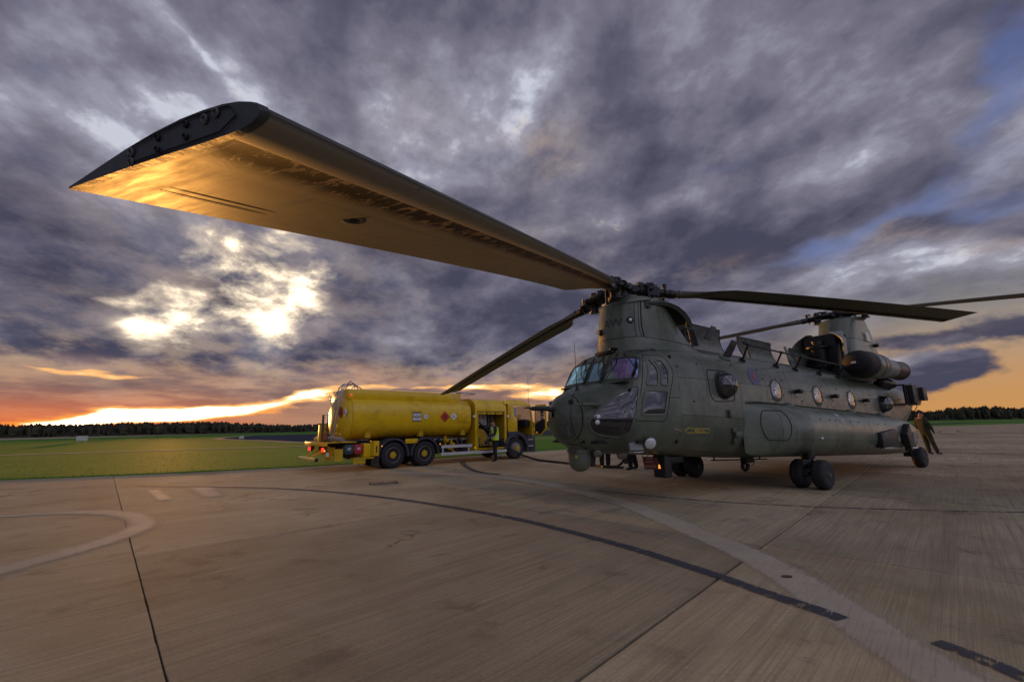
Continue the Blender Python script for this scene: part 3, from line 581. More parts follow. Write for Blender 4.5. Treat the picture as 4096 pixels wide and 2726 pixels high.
def hull_grid(x0, x1, t0, t1, dx, dt, off=0.0):
    X = xs_between(x0, x1, dx); nT = max(2, int(round((t1-t0)/dt)))
    V = [hull_pt(x, t0+(t1-t0)*j/nT, off) for x in X for j in range(nT+1)]
    F = [(i*(nT+1)+j, i*(nT+1)+j+1, (i+1)*(nT+1)+j+1, (i+1)*(nT+1)+j) for i in range(len(X)-1) for j in range(nT)]
    return V, F
def skin_panel(x0, x1, t0, t1, name='skin_panel', parent=heli, mt=None, dx=.28, dt=R(7), fn=hull_pt, gap=.0045, lip=.012, size=1.6):
    X = xs_between(x0-gap, x1+gap, dx) if fn is hull_pt else [x0-gap+(x1-x0+2*gap)*i/max(1, round(abs(x1-x0)/dx)) for i in range(max(1, round(abs(x1-x0)/dx))+1)]
    nT = max(2, int(round((t1-t0)/dt))); g = gap/size
    T = [t0+g+(t1-t0-2*g)*j/nT for j in range(nT+1)]
    X = [X[0]]+X+[X[-1]]; T = [T[0]]+T+[T[-1]]
    V = []
    for i, x in enumerate(X):
        for j, t in enumerate(T):
            e = i in (0, len(X)-1) or j in (0, len(T)-1); V.append(fn(x, t, -lip if e else 0.0))
    n = len(T); F = [(i*n+j, i*n+j+1, (i+1)*n+j+1, (i+1)*n+j) for i in range(len(X)-1) for j in range(n-1)]
    m = MB(); m.add(V, F); return m.build(name, mt or M['olive'], parent, 50)
# dark structure behind the skin seams (cockpit stays hollow)
m = MB(); V, F = hull_grid(-.22, -13.8, 0, 2*pi, .5, R(6), -.016); m.add(V, F); m.build('airframe_structure', M['seam'], heli)
m = MB(); V, F = hull_grid(1.93, 1.68, 0, 2*pi, .1, R(8), -.02); m.add(V, F); m.build('nose_structure', M['seam'], heli)
ST = [-.2, -1.06, -2.28, -3.4, -4.5, -5.6, -6.7, -7.8, -9.0, -10.2, -11.2, -12.2, -13.2, -13.85]
TH_ = [-90, -50, -16, 20, 52, 90, 128, 160, 196, 230, 270]
for a, c in zip(ST, ST[1:]):
    for t0, t1 in zip(TH_, TH_[1:]): skin_panel(a, c, R(t0), R(t1))
for t0, t1 in zip([-90, -30, 30, 90, 150, 210], [-30, 30, 90, 150, 210, 270]):
    pass
for t0, t1 in zip([0, 180], [180, 360]): skin_panel(1.95, 1.665, R(t0), R(t1), 'radome', dx=.035, dt=R(7), mt=M['olive'])
# blanking plate closing the tail and the loading ramp
m = MB(); m.add([hull_pt(-13.84, R(6*j), -.01) for j in range(60)], [tuple(range(60))]); m.build('aft_door', M['olive_dark'], heli)

# ---- cockpit shell with real window openings
WIN = {
 'windscreen': ([(.90, -.20, 2.33), (.63, -.20, 2.77), (.63, .20, 2.77), (.90, .20, 2.33)], (1, 0, .55)),
 'windscreen_b': ([(.90, .275, 2.33), (.63, .275, 2.77), (.62, .66, 2.77), (.55, .97, 2.71), (.74, 1.05, 2.30), (.87, .80, 2.31)], (1, .25, .5)),
 'quarter': ([(.90, 1.0, 2.62), (.45, 1.02, 2.76)], (0, 1, 0)),
 'roof_window': ([(.52, .38, 2.9), (.25, .36, 3.0), (-.08, .60, 3.0), (-.04, .92, 2.86), (.40, .90, 2.80), (.50, .70, 2.85)], (0, .45, 1)),
 'door_upper_front': ([(.44, 1.0, 2.68), (.38, 1.02, 2.68), (.29, 1.14, 2.47), (.34, 1.15, 2.19), (.61, 1.1, 2.19), (.50, 1.08, 2.45)], (.1, 1, .1)),
 'door_upper_rear': ([(.29, 1.06, 2.68), (.12, 1.08, 2.68), (.03, 1.17, 2.46), (.09, 1.19, 2.19), (.27, 1.17, 2.19), (.22, 1.15, 2.47)], (.1, 1, .1)),
 'door_lower': ([(.64, 1.11, 2.09), (.11, 1.2, 2.08), (.23, 1.18, 1.64), (.77, 1.08, 1.64)], (.1, 1, 0)),
 'chin_window': ([(.76, 1.06, 2.17), (.80, 1.08, 1.99), (.86, 1.07, 1.74), (.94, 1.02, 1.48), (1.0, .97, 1.30), (1.12, .9, 1.22), (1.37, .76, 1.22), (1.50, .66, 1.27), (1.58, .60, 1.38), (1.60, .58, 1.52), (1.52, .65, 1.68), (1.36, .74, 1.85), (1.12, .86, 2.05), (.90, .98, 2.17)], (.6, .8, 0)),
}
del WIN['quarter']
def hull_bvh():
    V, F = hull_grid(1.965, -14, 0, 2*pi, .02, R(1.0)); return BVHTree.FromPolygons([tuple(v) for v in V], F)
HB = hull_bvh()
def snap(p, off=0.0):
    q, n, i, d_ = HB.find_nearest(Vector(p))
    c = Vector((q.x, 0, 1.8)); n = n if n.dot(q-c) > 0 else -n
    return q+n*off, n
def dense(poly, step=.03, closed=True):
    out = []; n = len(poly)
    for i in range(n if closed else n-1):
        a, c = Vector(poly[i]), Vector(poly[(i+1) % n]); k = max(1, int((c-a).length/step))
        out += [a+(c-a)*j/k for j in range(k)]
    return out
def rounded(poly, r=.05):
    out = []; n = len(poly)
    for i in range(n):
        p = Vector(poly[i]); a = (Vector(poly[i-1])-p); c = (Vector(poly[(i+1) % n])-p)
        ra = min(r, a.length*.4); rc = min(r, c.length*.4); A = p+a.normalized()*ra; B_ = p+c.normalized()*rc
        for t in (0, .33, .67, 1): out.append(A*(1-t)**2+p*2*t*(1-t)+B_*t*t)
    return out
def in_poly(u, v, P):
    c = False; n = len(P)
    for i in range(n):
        (x1, y1), (x2, y2) = P[i], P[(i+1) % n]
        if (y1 > v) != (y2 > v) and u < (x2-x1)*(v-y1)/(y2-y1)+x1: c = not c
    return c
wins = []
for k, (poly, dr) in WIN.items():
    for sgn in ((1,) if k == 'windscreen' else (1, -1)):
        P = [Vector((x, y*sgn, z)) for x, y, z in poly]; D = Vector((dr[0], dr[1]*sgn, dr[2])).normalized(); X_, Y_, Z_ = frame_of(D)
        P = rounded(P); P2 = [(p.dot(X_), p.dot(Y_)) for p in P]; cc = sum(P, Vector())/len(P)
        wins.append((k, sgn, P, X_, Y_, D, P2, cc))
V, F = hull_grid(1.66, -.2, 0, 2*pi, .016, R(1.15))
keep = []; panes = {i: [] for i in range(len(wins))}
for f in F:
    c = (V[f[0]]+V[f[1]]+V[f[2]]+V[f[3]])/4; hit_ = None
    if c.z > 1.1:
        for i, (k, sgn, P, X_, Y_, D, P2, cc) in enumerate(wins):
            if (c-cc).length < .75 and c.y*sgn > (-9 if k == 'windscreen' else .05) and abs((c-cc).dot(D)) < .35 and in_poly(c.dot(X_), c.dot(Y_), P2): hit_ = i; break
    if hit_ is None: keep.append(f)
    else: panes[hit_].append(f)
def sub(V, F, off=0.0):
    ids = sorted({i for f in F for i in f}); mp = {i: j for j, i in enumerate(ids)}
    return [V[i] for i in ids], [tuple(mp[i] for i in f) for f in F]
m = MB(); m.add(*sub(V, keep)); shell = m.build('cockpit_shell', M['olive'], heli, 50)
sm = shell.modifiers.new('thickness', 'SOLIDIFY'); sm.thickness = .018; sm.offset = -1; shell.data.materials.append(M['interior']); sm.material_offset = 1; sm.material_offset_rim = 1
# the chin window runs forward onto the nose: its fore part is laid over the nose skin
def surf_strip(path, w, h, name, mt, parent=heli, closed=True, off=.0):
    """flat moulding of width w and height h following the skin"""
    P = []; N = []
    for p in path:
        q, n = snap(p); P.append(q+n*off); N.append(n)
    rings = []; n_ = len(P)
    for i in range(n_):
        t = (P[(i+1) % n_ if closed or i < n_-1 else i]-P[i-1 if closed or i > 0 else i]).normalized(); s_ = t.cross(N[i]).normalized(); nn = N[i]
        rings.append([P[i]-s_*w/2-nn*.006, P[i]-s_*w/2+nn*h*.7, P[i]-s_*w*.32+nn*h, P[i]+s_*w*.32+nn*h, P[i]+s_*w/2+nn*h*.7, P[i]+s_*w/2-nn*.006])
    if closed: rings.append(rings[0])
    m = MB(); m.rings(rings, True, not closed, not closed); return m.build(name, mt, parent, 50)
NM = {'windscreen': 'windscreen', 'windscreen_b': 'windscreen', 'roof_window': 'roof_window', 'door_upper_front': 'door_window', 'door_upper_rear': 'door_window', 'door_lower': 'door_window', 'chin_window': 'chin_window'}
for i, (k, sgn, P, X_, Y_, D, P2, cc) in enumerate(wins):
    Vp, Fp = sub(V, panes[i])
    Vp = [v+(Vector((v.x-.5, 0, 1.8))-v).normalized()*.005 for v in Vp]
    m = MB(); m.add(Vp, Fp)
    pane = m.build(NM[k], M['windshield'] if 'windscreen' in k else M['cockpit_glass'], heli, 180)
    surf_strip(dense(P, .03), .05 if 'wind' in k and 'screen' in k else .042, .012, 'window_frame', M['olive_dark'] if 'screen' in k else M['olive'], pane)
# dark posts between windscreens
for y in (-.2375, .2375):
    m = MB(); q0, n0 = snap((.93, y, 2.27)); q1, n1_ = snap((.58, y, 2.86)); m.tube([q0+n0*.012, (q0+q1)/2+n0*.018, q1+n1_*.012], .020, 6); m.build('windscreen_post', M['seal'], heli)
# jettison door outline and hinges on both sides
for sgn in (1, -1):
    dr_ = [(.46, .93, 2.77), (.01, 1.03, 2.77), (-.10, 1.18, 2.46), (.06, 1.2, 2.06), (.20, 1.18, 1.57), (.27, 1.15, 1.52), (.91, 1.04, 1.54), (.81, 1.08, 1.88), (.70, 1.08, 2.21)]
    surf_strip(dense(rounded([(a, c*sgn, e) for a, c, e in dr_], .05), .03), .012, .004, 'cockpit_door_seam', M['seam'])
    m = MB()
    for p in dense([(a, c*sgn, e) for a, c, e in dr_], .085):
        q, n = snap(Vector(p)*1.0+Vector((0, 0, 0))); m.cyl(q-n*.002, q+n*.005, .006, .004, 6)
    m.build('door_fasteners', M['olive_dark'], heli)
# ---- cockpit interior
m = MB(); m.box((.30, 0, 1.16), (1.0, 2.0, .04)); m.box((1.1, 0, 1.16), (.7, 1.3, .04)); m.box((1.56, 0, 1.5), (.03, .8, .7)); m.box((.25, 0, 1.5), (1.1, 1.0, .66)); m.box((-.17, 0, 1.95), (.03, 2.2, 1.7)); ck = m.build('cockpit_floor_and_blocker', M['interior'], heli)  # floor, bulkheads and a dark centre block added to stop sunset light through
m = MB(); m.box((.78, 0, 2.10), (.16, 1.75, .26)); m.box((.86, 0, 2.25), (.22, 1.85, .03)); m.box((.50, 0, 1.6), (.7, .36, .7)); m.box((.3, 0, 2.95), (.5, .5, .06))
dash = m.build('instrument_panel', M['interior'], heli, bevel=.01)
for y in (-.55, .55):
    m = MB(); m.box((.18, y, 1.62), (.48, .48, .12)); m.box((-.04, y, 2.05), (.12, .46, .85), Euler((0, R(-8), 0)).to_matrix()); m.box((-.06, y, 2.56), (.09, .26, .2)); m.box((.15, y, 1.4), (.3, .3, .34))
    m.build('pilot_seat', M['seat'], heli, bevel=.03)
m = MB()
for y in (-.6, .6):
    m.tube([(.62, y, 1.25), (.58, y, 1.6), (.52, y, 1.85), (.52, y-.03, 1.95)], .018, 6)
    for q in (-.12, .12):
        m.tube([(1.0, y+q, 1.27), (.96, y+q, 1.5)], .015, 6); m.box((.98, y+q, 1.52), (.03, .11, .1))
m.build('flight_controls', M['black'], heli)
rnd = random.Random(3); m = MB()
for k in range(22):    # looms and pipes seen through the chin window
    y = rnd.uniform(.35, .95); x = rnd.uniform(.7, 1.0); z = rnd.uniform(1.28, 1.85)
    m.tube([(x, y, z), (x+rnd.uniform(-.1, .12), y+rnd.uniform(-.15, .1), z+rnd.uniform(-.1, .1)), (x+rnd.uniform(-.25, .0), y+rnd.uniform(-.2, .05), z+rnd.uniform(-.3, .1))], rnd.choice((.004, .006, .009)), 5)
m.build('pipework', M['steel'], heli)
m = MB()
for x, y, z, r_ in ((1.47, .70, 1.62, .042), (1.49, .69, 1.52, .046)): 
    q, n = snap((x, y, z)); m.lathe(q+n*.008, n, [(r_, 0), (r_, .012), (r_*.8, .028), (.001, .034)], 18)
m.build('chin_lamp', M['lens'], heli)
# ================================================================ pylons
def pylon_ring(xf, xr, hw, z, n=40, tail=2.0):
    """plan section: round nose, tapering tail"""
    out = []; L = xf-xr; xc = xf-hw
    for j in range(n):
        a = 2*pi*j/n; c, s_ = cos(a), sin(a)
        if c >= 0: out.append(Vector((xc+hw*c, hw*s_, z)))
        else: out.append(Vector((xc+(xc-xr)*-abs(c)**1.0, hw*(abs(s_)**(.75))*(1 if s_ > 0 else -1), z)))
    return out
# forward pylon: tilts forward with the mast
m = MB(); rings = []
for s_, xf, xr, hw in ((0, .52, -3.0, .96), (.05, .47, -2.75, .80), (.14, .45, -2.45, .66), (.30, .455, -2.1, .585), (.5, .44, -1.8, .555), (.75, .40, -1.5, .54), (1, .36, -1.30, .53)):
    r_ = []
    for p in pylon_ring(xf, xr, hw, 0):
        zt = 3.93+.215*(.61-p.x); p.z = 2.93+(zt-2.93)*s_-(0.10 if s_ == 0 else 0)*(1+abs(p.y)); r_.append(p)
    rings.append(r_)
m.rings(rings); m.build('forward_pylon', M['olive'], heli, 60)
def tp(x, y, dz=0): return Vector((x, y, 3.93+.215*(.61-x)+dz))
# vertical seams and horizontal joint on the pylon
def pyl_pt(a, s_, off=.004):
    T = list(((0, .52, -3.0, .96), (.05, .47, -2.75, .80), (.14, .45, -2.45, .66), (.30, .455, -2.1, .585), (.5, .44, -1.8, .555), (.75, .40, -1.5, .54), (1, .36, -1.30, .53)))
    for u, v in zip(T, T[1:]):
        if s_ <= v[0]: t = (s_-u[0])/(v[0]-u[0]); xf, xr, hw = [u[i]+(v[i]-u[i])*t for i in (1, 2, 3)]; break
    xc = xf-hw; c, q = cos(a), sin(a)
    p = Vector((xc+hw*c, hw*q, 0)) if c >= 0 else Vector((xc+(xc-xr)*c, hw*abs(q)**.75*(1 if q > 0 else -1), 0))
    n = Vector((c, q, 0)).normalized(); p += n*off; p.z = 2.93+(3.93+.215*(.61-p.x)-2.93)*s_; return p, n
for sg in (1, -1):
    for a, w in ((66, .010), (76, .008), (83, .022)):
        m = MB(); pts = [pyl_pt(R(a)*sg, s_, .003)[0] for s_ in [.28+.7*i/8 for i in range(9)]]; m.tube(pts, w/2, 5); m.build('pylon_seam', M['seam'], heli)
m = MB(); m.tube([pyl_pt(R(a), .29-.10*max(0, (abs(a)-80)/60), .002)[0] for a in range(-145, 146, 5)], .005, 5); m.build('pylon_seam', M['seam'], heli)
# cap plate and aft hood
m = MB(); ax = Vector((.215, 0, 1)).normalized(); cc = tp(-.20, 0)
m.lathe(cc, ax, [(.565, -.05), (.585, -.03), (.58, .0), (.53, .05), (.45, .085), (.32, .12), (.30, .15)], 44); m.build('pylon_cap', M['olive'], heli)
m = MB(); up = []; dn = []
prof = [(-.35, .03), (-.75, .02), (-1.05, -.03), (-1.35, -.13), (-1.6, -.28), (-1.78, -.46), (-1.86, -.62)]
for x, dz in prof:
    row = []; row2 = []
    for j in range(13):
        v = -1+2*j/12; wy = .58*(1-.10*max(0, -x-1.2)); drop = .16*abs(v)**3
        row.append(tp(x, v*wy, dz-drop+.02)); row2.append(tp(x+.05, v*wy*.9, dz-drop-.035))
    up.append(row); dn.append(row2[::-1])
m.rings([u+d_ for u, d_ in zip(up, dn)], True, True, True); m.build('pylon_hood', M['olive_dark'], heli, 60)
# lamps, vents and marks on the forward pylon
p, n = pyl_pt(R(56), .62); m = MB(); m.lathe(p-n*.02, n, [(.075, 0), (.075, .03), (.062, .045), (.045, .045)], 20); lm_ = m.build('pylon_lamp', M['black'], heli); m = MB(); m.sphere(p+n*.028, .036, 14, 8, (1, 1, .6), n); m.build('lens', M['lens'], lm_)
m = MB(); m.lathe((.40, -.16, 3.42), (1, -.2, 0), [(.07, 0), (.07, .05), (.05, .06), (.05, .09)], 14); m.build('pylon_sensor', M['black'], heli)
m = MB(); p, n = pyl_pt(R(-8), .1); m.lathe((.44, .20, 3.00), (0, 0, 1), [(.03, -.1), (.03, -.02), (.09, 0), (.10, .02), (.06, .035)], 16); m.build('disc_antenna', M['black'], heli)
p, n = pyl_pt(R(26), .60, .006); text_mesh('code_letter', 'W', .27, M['darkmark'], heli, axes(p, n.cross(Vector((0, 0, 1)))*-1, (0, 0, 1)))
p, n = pyl_pt(R(3), .60, .008); text_mesh('code_letter', 'A', .27, M['darkmark'], heli, axes(p, n.cross(Vector((0, 0, 1)))*-1, (0, 0, 1)))
p, n = pyl_pt(R(97), .90); m = MB(); m.box(p+n*.0, (.16, .03, .14)); m.box(p+Vector((0, .03, -.08)), (.12, .05, .015)); m.build('pylon_intake', M['black'], heli)

# aft pylon
AFT = [(2.72, -9.75, -14.35, .78), (2.95, -9.9, -14.4, .70), (3.5, -10.25, -14.35, .62), (4.2, -10.6, -14.2, .57), (4.8, -10.85, -13.7, .56), (5.08, -10.95, -13.2, .58)]
m = MB(); rings = []
for z, xf, xr, hw in AFT:
    r_ = pylon_ring(xf, xr, hw, z)
    if z > 5: r_ = [Vector((p.x, p.y, p.z-.045*(p.x+11.9))) for p in r_]
    rings.append(r_)
m.rings(rings); m.build('aft_pylon', M['olive_light'], heli, 60)
m = MB(); m.lathe((-11.86, 0, 5.08), (.05, 0, 1), [(.70, -.03), (.74, 0), (.73, .04), (.6, .08), (.35, .11), (.3, .14)], 40); m.build('aft_pylon_cap', M['olive'], heli)
for z in (3.2, 3.75, 4.3):
    k = [i for i in range(len(AFT)-1) if AFT[i][0] <= z <= AFT[i+1][0]][0]; u, v = AFT[k], AFT[k+1]; t = (z-u[0])/(v[0]-u[0])
    r_ = pylon_ring(*[u[i]+(v[i]-u[i])*t+(.003 if i == 3 else 0) for i in (1, 2, 3)], z); m = MB(); m.tube([p for p in r_], .006, 5, True); m.build('pylon_seam', M['seam'], heli)
# opened clamshell doors at the foot of the aft pylon, machinery between them
for sg, a0 in ((1, 0), (-1, 0)):
    m = MB(); g = []
    for i in range(11):
        z = 2.95+1.55*i/10; t = i/10; bend = max(0, t-.62)/.38
        xb, yb = -10.05-.25*t, sg*(.62-.14*bend**2*1.0); row = []
        for j in range(7):
            u = j/6; ang = R(10)+u*R(50); row.append(Vector((xb+.78*sin(u*1.25)-.12*bend, yb+sg*(.20*(1-cos(u*1.5)))-sg*.30*bend**2*u, z-.10*bend*u)))
        g.append(row)
    m.rings([r_+[p+Vector((-.02, -sg*.035, 0)) for p in r_[::-1]] for r_ in g], True, True, True); m.build('pylon_door', M['grey_green'] if sg > 0 else M['olive_dark'], heli, 60)
m = MB(); m.lathe((-9.75, -.05, 2.9), (0, 0, 1), [(.30, 0), (.30, .3), (.36, .34), (.36, .42), (.28, .5), (.28, .95), (.38, 1.0), (.38, 1.05), (.2, 1.1), (.2, 1.25)], 24)
for k in range(9): m.cyl((-9.40, -.25+.06*(k % 3), 3.0+.12*k), (-9.38, .18, 3.02+.12*k), .02, n=6)
m.box((-9.9, 0, 3.6), (.3, .95, 1.5)); m.build('combining_gearbox', M['hubmetal'], heli)
m = MB(); m.box((-10.35, 0, 3.6), (.05, 1.15, 1.5)); m.build('firewall', M['interior'], heli)
m = MB(); m.add([(-12.1, .595, 4.62), (-12.42, .585, 4.62), (-12.48, .60, 4.30), (-12.16, .608, 4.30)], [(0, 1, 2, 3)]); m.build('fin_placard', M['white'], heli, 0)
m = MB(); m.cyl((-13.1, .42, 4.22), (-13.1, .62, 4.20), .06, .07, 12); m.build('tail_lamp', M['black'], heli)
m = MB()
for k in range(9): 
    z = 3.0+.2*k; m.box((-12.75+.02*k, .60-.008*k, z), (.05, .012, .03))
m.build('hinge_line', M['olive_dark'], heli)

# ================================================================ rotors
def blade_mat():
    m = bpy.data.materials.new('blade_skin'); m.use_nodes = True; nt = m.node_tree; p = nt.nodes['Principled BSDF']; b = NB(nt)
    def at(n):
        a = nt.nodes.new('ShaderNodeAttribute'); a.attribute_name = n; return a.outputs['Fac']
    ch, sp, un = at('chord'), at('span'), at('under')
    cs = b.xyz(b.m('MULTIPLY', ch, .86), sp, 0)
    n1 = b.noise(b.v('MULTIPLY', cs, (14, 1.6, 1)), 1.0, 6, .65); n2 = b.noise(cs, 9, 6, .7, 1.0); n3 = b.noise(b.v('MULTIPLY', cs, (5, 26, 1)), 1.0, 5, .6, .4)
    basec = b.mix(b.lin(n1, .3, .7), (.080, .072, .038), (.135, .116, .060))
    basec = b.mix(b.m('MULTIPLY', b.step(n3, .55, .75), .5), basec, (.20, .165, .08))
    # leading-edge sheath: tan, then dark exposed band with torn paint flakes
    sheath = b.step(ch, .155, .148); c = b.mix(sheath, basec, (.22, .20, .15))
    flake = b.m('ADD', b.m('MULTIPLY', b.noise(b.v('MULTIPLY', cs, (9, 22, 1)), 1.0, 4, .65, .8), 1.0), b.m('MULTIPLY', b.step(sp, 6.0, 8.6), .045))
    fl = b.m('MULTIPLY', b.step(flake, .59, .60), b.step(ch, .36, .26))
    dark = b.m('MULTIPLY', b.step(ch, .152, .154), b.step(b.m('ADD', ch, b.m('MULTIPLY', b.m('SUBTRACT', n2, .5), .10)), .40, .26))
    dc = b.mix(fl, (.006, .003, .003), (.23, .17, .10))
    c = b.mix(dark, c, dc)
    c = b.mix(b.m('MULTIPLY', b.step(n2, .60, .70), b.m('MULTIPLY', b.step(ch, .16, .15), .6)), c, (.035, .022, .018))
    ln = b.m('ABSOLUTE', b.m('SUBTRACT', ch, .46)); c = b.mix(b.m('MULTIPLY', b.step(ln, .006, .002), .7), c, (.04, .034, .02))
    ln2 = b.m('ABSOLUTE', b.m('SUBTRACT', ch, .435)); c = b.mix(b.m('MULTIPLY', b.step(ln2, .004, .001), .5), c, (.04, .034, .02))
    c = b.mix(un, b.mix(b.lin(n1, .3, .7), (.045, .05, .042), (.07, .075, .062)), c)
    nt.links.new(c, p.inputs['Base Color']); nt.links.new(b.lin(n3, .3, .7, .42, .6), p.inputs['Roughness']); nt.links.new(b.m('MULTIPLY_ADD', dark, -.27, .3), p.inputs['Specular IOR Level'])
    bp = nt.nodes.new('ShaderNodeBump'); bp.inputs['Strength'].default_value = .5; bp.inputs['Distance'].default_value = .0025
    nt.links.new(b.m('ADD', b.m('MULTIPLY', dark, b.m('SUBTRACT', fl, 1.0)), b.m('ADD', b.m('MULTIPLY', b.noise(b.v('MULTIPLY', cs, (2, .5, 1)), 1.0, 1, .5), .9), b.m('MULTIPLY', n3, .5))), bp.inputs['Height']); nt.links.new(bp.outputs[0], p.inputs['Normal'])
    return m
M['blade'] = blade_mat()
M['bolt'] = mat('dull_bolt', (.10, .10, .10), .5, .5, var=.4, vscale=60)
M['blade_tip'] = mat('tip_fairing_paint', (.030, .038, .042), .55, var=.35, vscale=9, dirt=(.012, .013, .014), dirt_amt=.7, dscale=6, bump=.3, bscale=25)
UP = [(0, 0), (.012, .020), (.04, .037), (.09, .053), (.16, .066), (.25, .074), (.36, .077), (.5, .070), (.65, .054), (.8, .032), (.92, .013), (1, .002)]
LO = [(1, -.002), (.9, -.004), (.75, -.008), (.6, -.013), (.46, -.019), (.435, -.0195), (.34, -.025), (.24, -.030), (.157, -.032), (.15, -.0335), (.08, -.032), (.035, -.025), (.01, -.014)]
def blade_frame(hub, tilt, az, drop, tp0, tp1, r, pw=1.115):
    dx_, dy_ = cos(az), sin(az)
    def f(ch, th):     # ch metres toward leading edge, th up
        a = tp0+(tp1-tp0)*r/9.14
        q = Vector((dx_*r-dy_*(ch*cos(a)-th*sin(a)), dy_*r+dx_*(ch*cos(a)-th*sin(a)), -drop*(r/9.14)**pw+ch*sin(a)+th*cos(a)))
        return Vector((hub[0]+q.x*cos(tilt)+q.z*sin(tilt), hub[1]+q.y, hub[2]-q.x*sin(tilt)+q.z*cos(tilt)))
    return f
def make_blade(hub, tilt, az, drop, tp0=-.017, tp1=-.05, main=False):
    V = []; A = [[], [], []]; prof = UP+LO; n = len(prof)
    RS = [1.30, 1.5, 1.7, 1.85, 2.0, 2.2, 2.45, 2.75]+[3.1+.35*i for i in range(17)]+[8.95, 9.115]
    for r in RS:
        k = min(1, max(0, (r-1.5)/.95)); k = k*k*(3-2*k)
        kt = min(1, max(0, (r-1.75)/.5)); f = blade_frame(hub, tilt, az, drop, tp0+.10*(1-min(1, r/9)), tp1, r)
        chord = .86
        for j, (c, t_) in enumerate(prof):
            a = pi*(1-c) if j < len(UP) else -pi*(1-c)
            cx, cz = -.0+.085*-cos(pi*c), .085*sin(pi*c)*(1 if j < len(UP) else -1)
            ca, cb = (.22-c*chord), t_*chord*1.05
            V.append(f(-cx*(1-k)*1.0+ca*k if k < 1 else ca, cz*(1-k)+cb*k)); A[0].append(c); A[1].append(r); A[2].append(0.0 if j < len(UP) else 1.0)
    F = []
    for i in range(len(RS)-1):
        for j in range(n): k = (j+1) % n; F.append((i*n+j, (i+1)*n+j, (i+1)*n+k, i*n+k))
    F.append(tuple(range(n))); F.append(tuple((len(RS)-1)*n+j for j in range(n-1, -1, -1)))
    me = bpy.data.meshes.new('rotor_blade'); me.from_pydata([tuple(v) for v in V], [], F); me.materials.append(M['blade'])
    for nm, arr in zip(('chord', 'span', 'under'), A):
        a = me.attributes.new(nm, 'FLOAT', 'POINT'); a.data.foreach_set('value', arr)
    bm = bmesh.new(); bm.from_mesh(me); bmesh.ops.recalc_face_normals(bm, faces=bm.faces); bm.to_mesh(me); bm.free()
    me.polygons.foreach_set('use_smooth', [True]*len(me.polygons)); me.set_sharp_from_angle(angle=R(50))
    o = link('rotor_blade', me, heli)
    # tip fairing : separate dark cap, slightly proud
    m = MB(); rings = []
    for r, s_ in ((9.112, 1.004), (9.125, 1.004), (9.137, .985)):
        f = blade_frame(hub, tilt, az, drop, tp0, tp1, r); rings.append([f(.22-.43*1-(c-.5)*.862*s_, t_*.86*1.05*s_+(.0012 if j < len(UP) else -.0012)) for j, (c, t_) in enumerate(prof)])
    m.rings(rings, True, True, True); m.build('tip_cap', M['blade_tip'], o, 40)
    f = blade_frame(hub, tilt, az, drop, tp0, tp1, 9.139)
    if main:
        nx = (blade_frame(hub, tilt, az, drop, tp0, tp1, 9.3)(0, 0)-f(0, 0)).normalized()
        for c, t_ in ((.19, .048), (.24, .042), (.33, .052), (.33, .010), (.47, .046), (.47, .005), (.61, .034), (.61, -.002)):
            p = f(.22-c*.86, t_*.86); m = MB(); big = c in (.19, .24, .61)
            m.lathe(p, nx, [(.0135 if big else .010, 0), (.0135 if big else .010, .004), (.008, .006), (.006, .002), (.001, .002)], 16); m.build('tip_bolt', M['bolt'] if big else M['hubmetal'], o)
        m = MB(); P = [f(.22-c*.86, t_*.86) for c, t_ in ((.10, .012), (.13, .052), (.3, .068), (.5, .062), (.615, .052), (.625, -.004), (.45, -.010), (.3, -.016), (.17, -.02))]
        m.tube([p+nx*.002 for p in P], .0022, 5, True); m.build('tip_cover_edge', M['seam'], o)
        # tie-down fitting on the underside and two ribs near the trailing edge
        g = blade_frame(hub, tilt, az, drop, tp0, tp1, 8.25); lo_ = lambda c: [t_ for c_, t_ in LO if c_ <= c][0]*.86*1.05
        p = g(.22-.56*.86, -.0165*.9); dn_ = (g(0, 0)-g(0, .1)).normalized(); m = MB(); m.lathe(p+dn_*.0, dn_, [(.060, 0), (.050, .0025), (.034, .003), (.028, .0005), (.001, .0005)], 22); m.build('tie_down_fitting', M['blade'], o)
        m = MB(); m.lathe(p+dn_*.0015, dn_, [(.022, 0), (.020, .002), (.001, .002)], 14); m.build('fitting_bore', M['seam'], o)
        for c0 in (.74, .80):
            pts = [blade_frame(hub, tilt, az, drop, tp0, tp1, 8.97-.07*i)(.22-(c0)*.86, -.0075-.001*(c0 < .76)) for i in range(7)]; m = MB(); m.tube(pts, [.0004, .0008, .0009, .0009, .0009, .0008, .0003], 6); m.build('trim_rib', M['blade'], o)
    else:
        m = MB(); g = blade_frame(hub, tilt, az, drop, tp0, tp1, 1.42); g2 = blade_frame(hub, tilt, az, drop, tp0, tp1, 1.46); m.cyl(g(0, 0), g2(0, 0), .098, n=16); m.build('root_band', M['olive_dark'], o)
        g = blade_frame(hub, tilt, az, drop, tp0, tp1, 1.9)
    return o
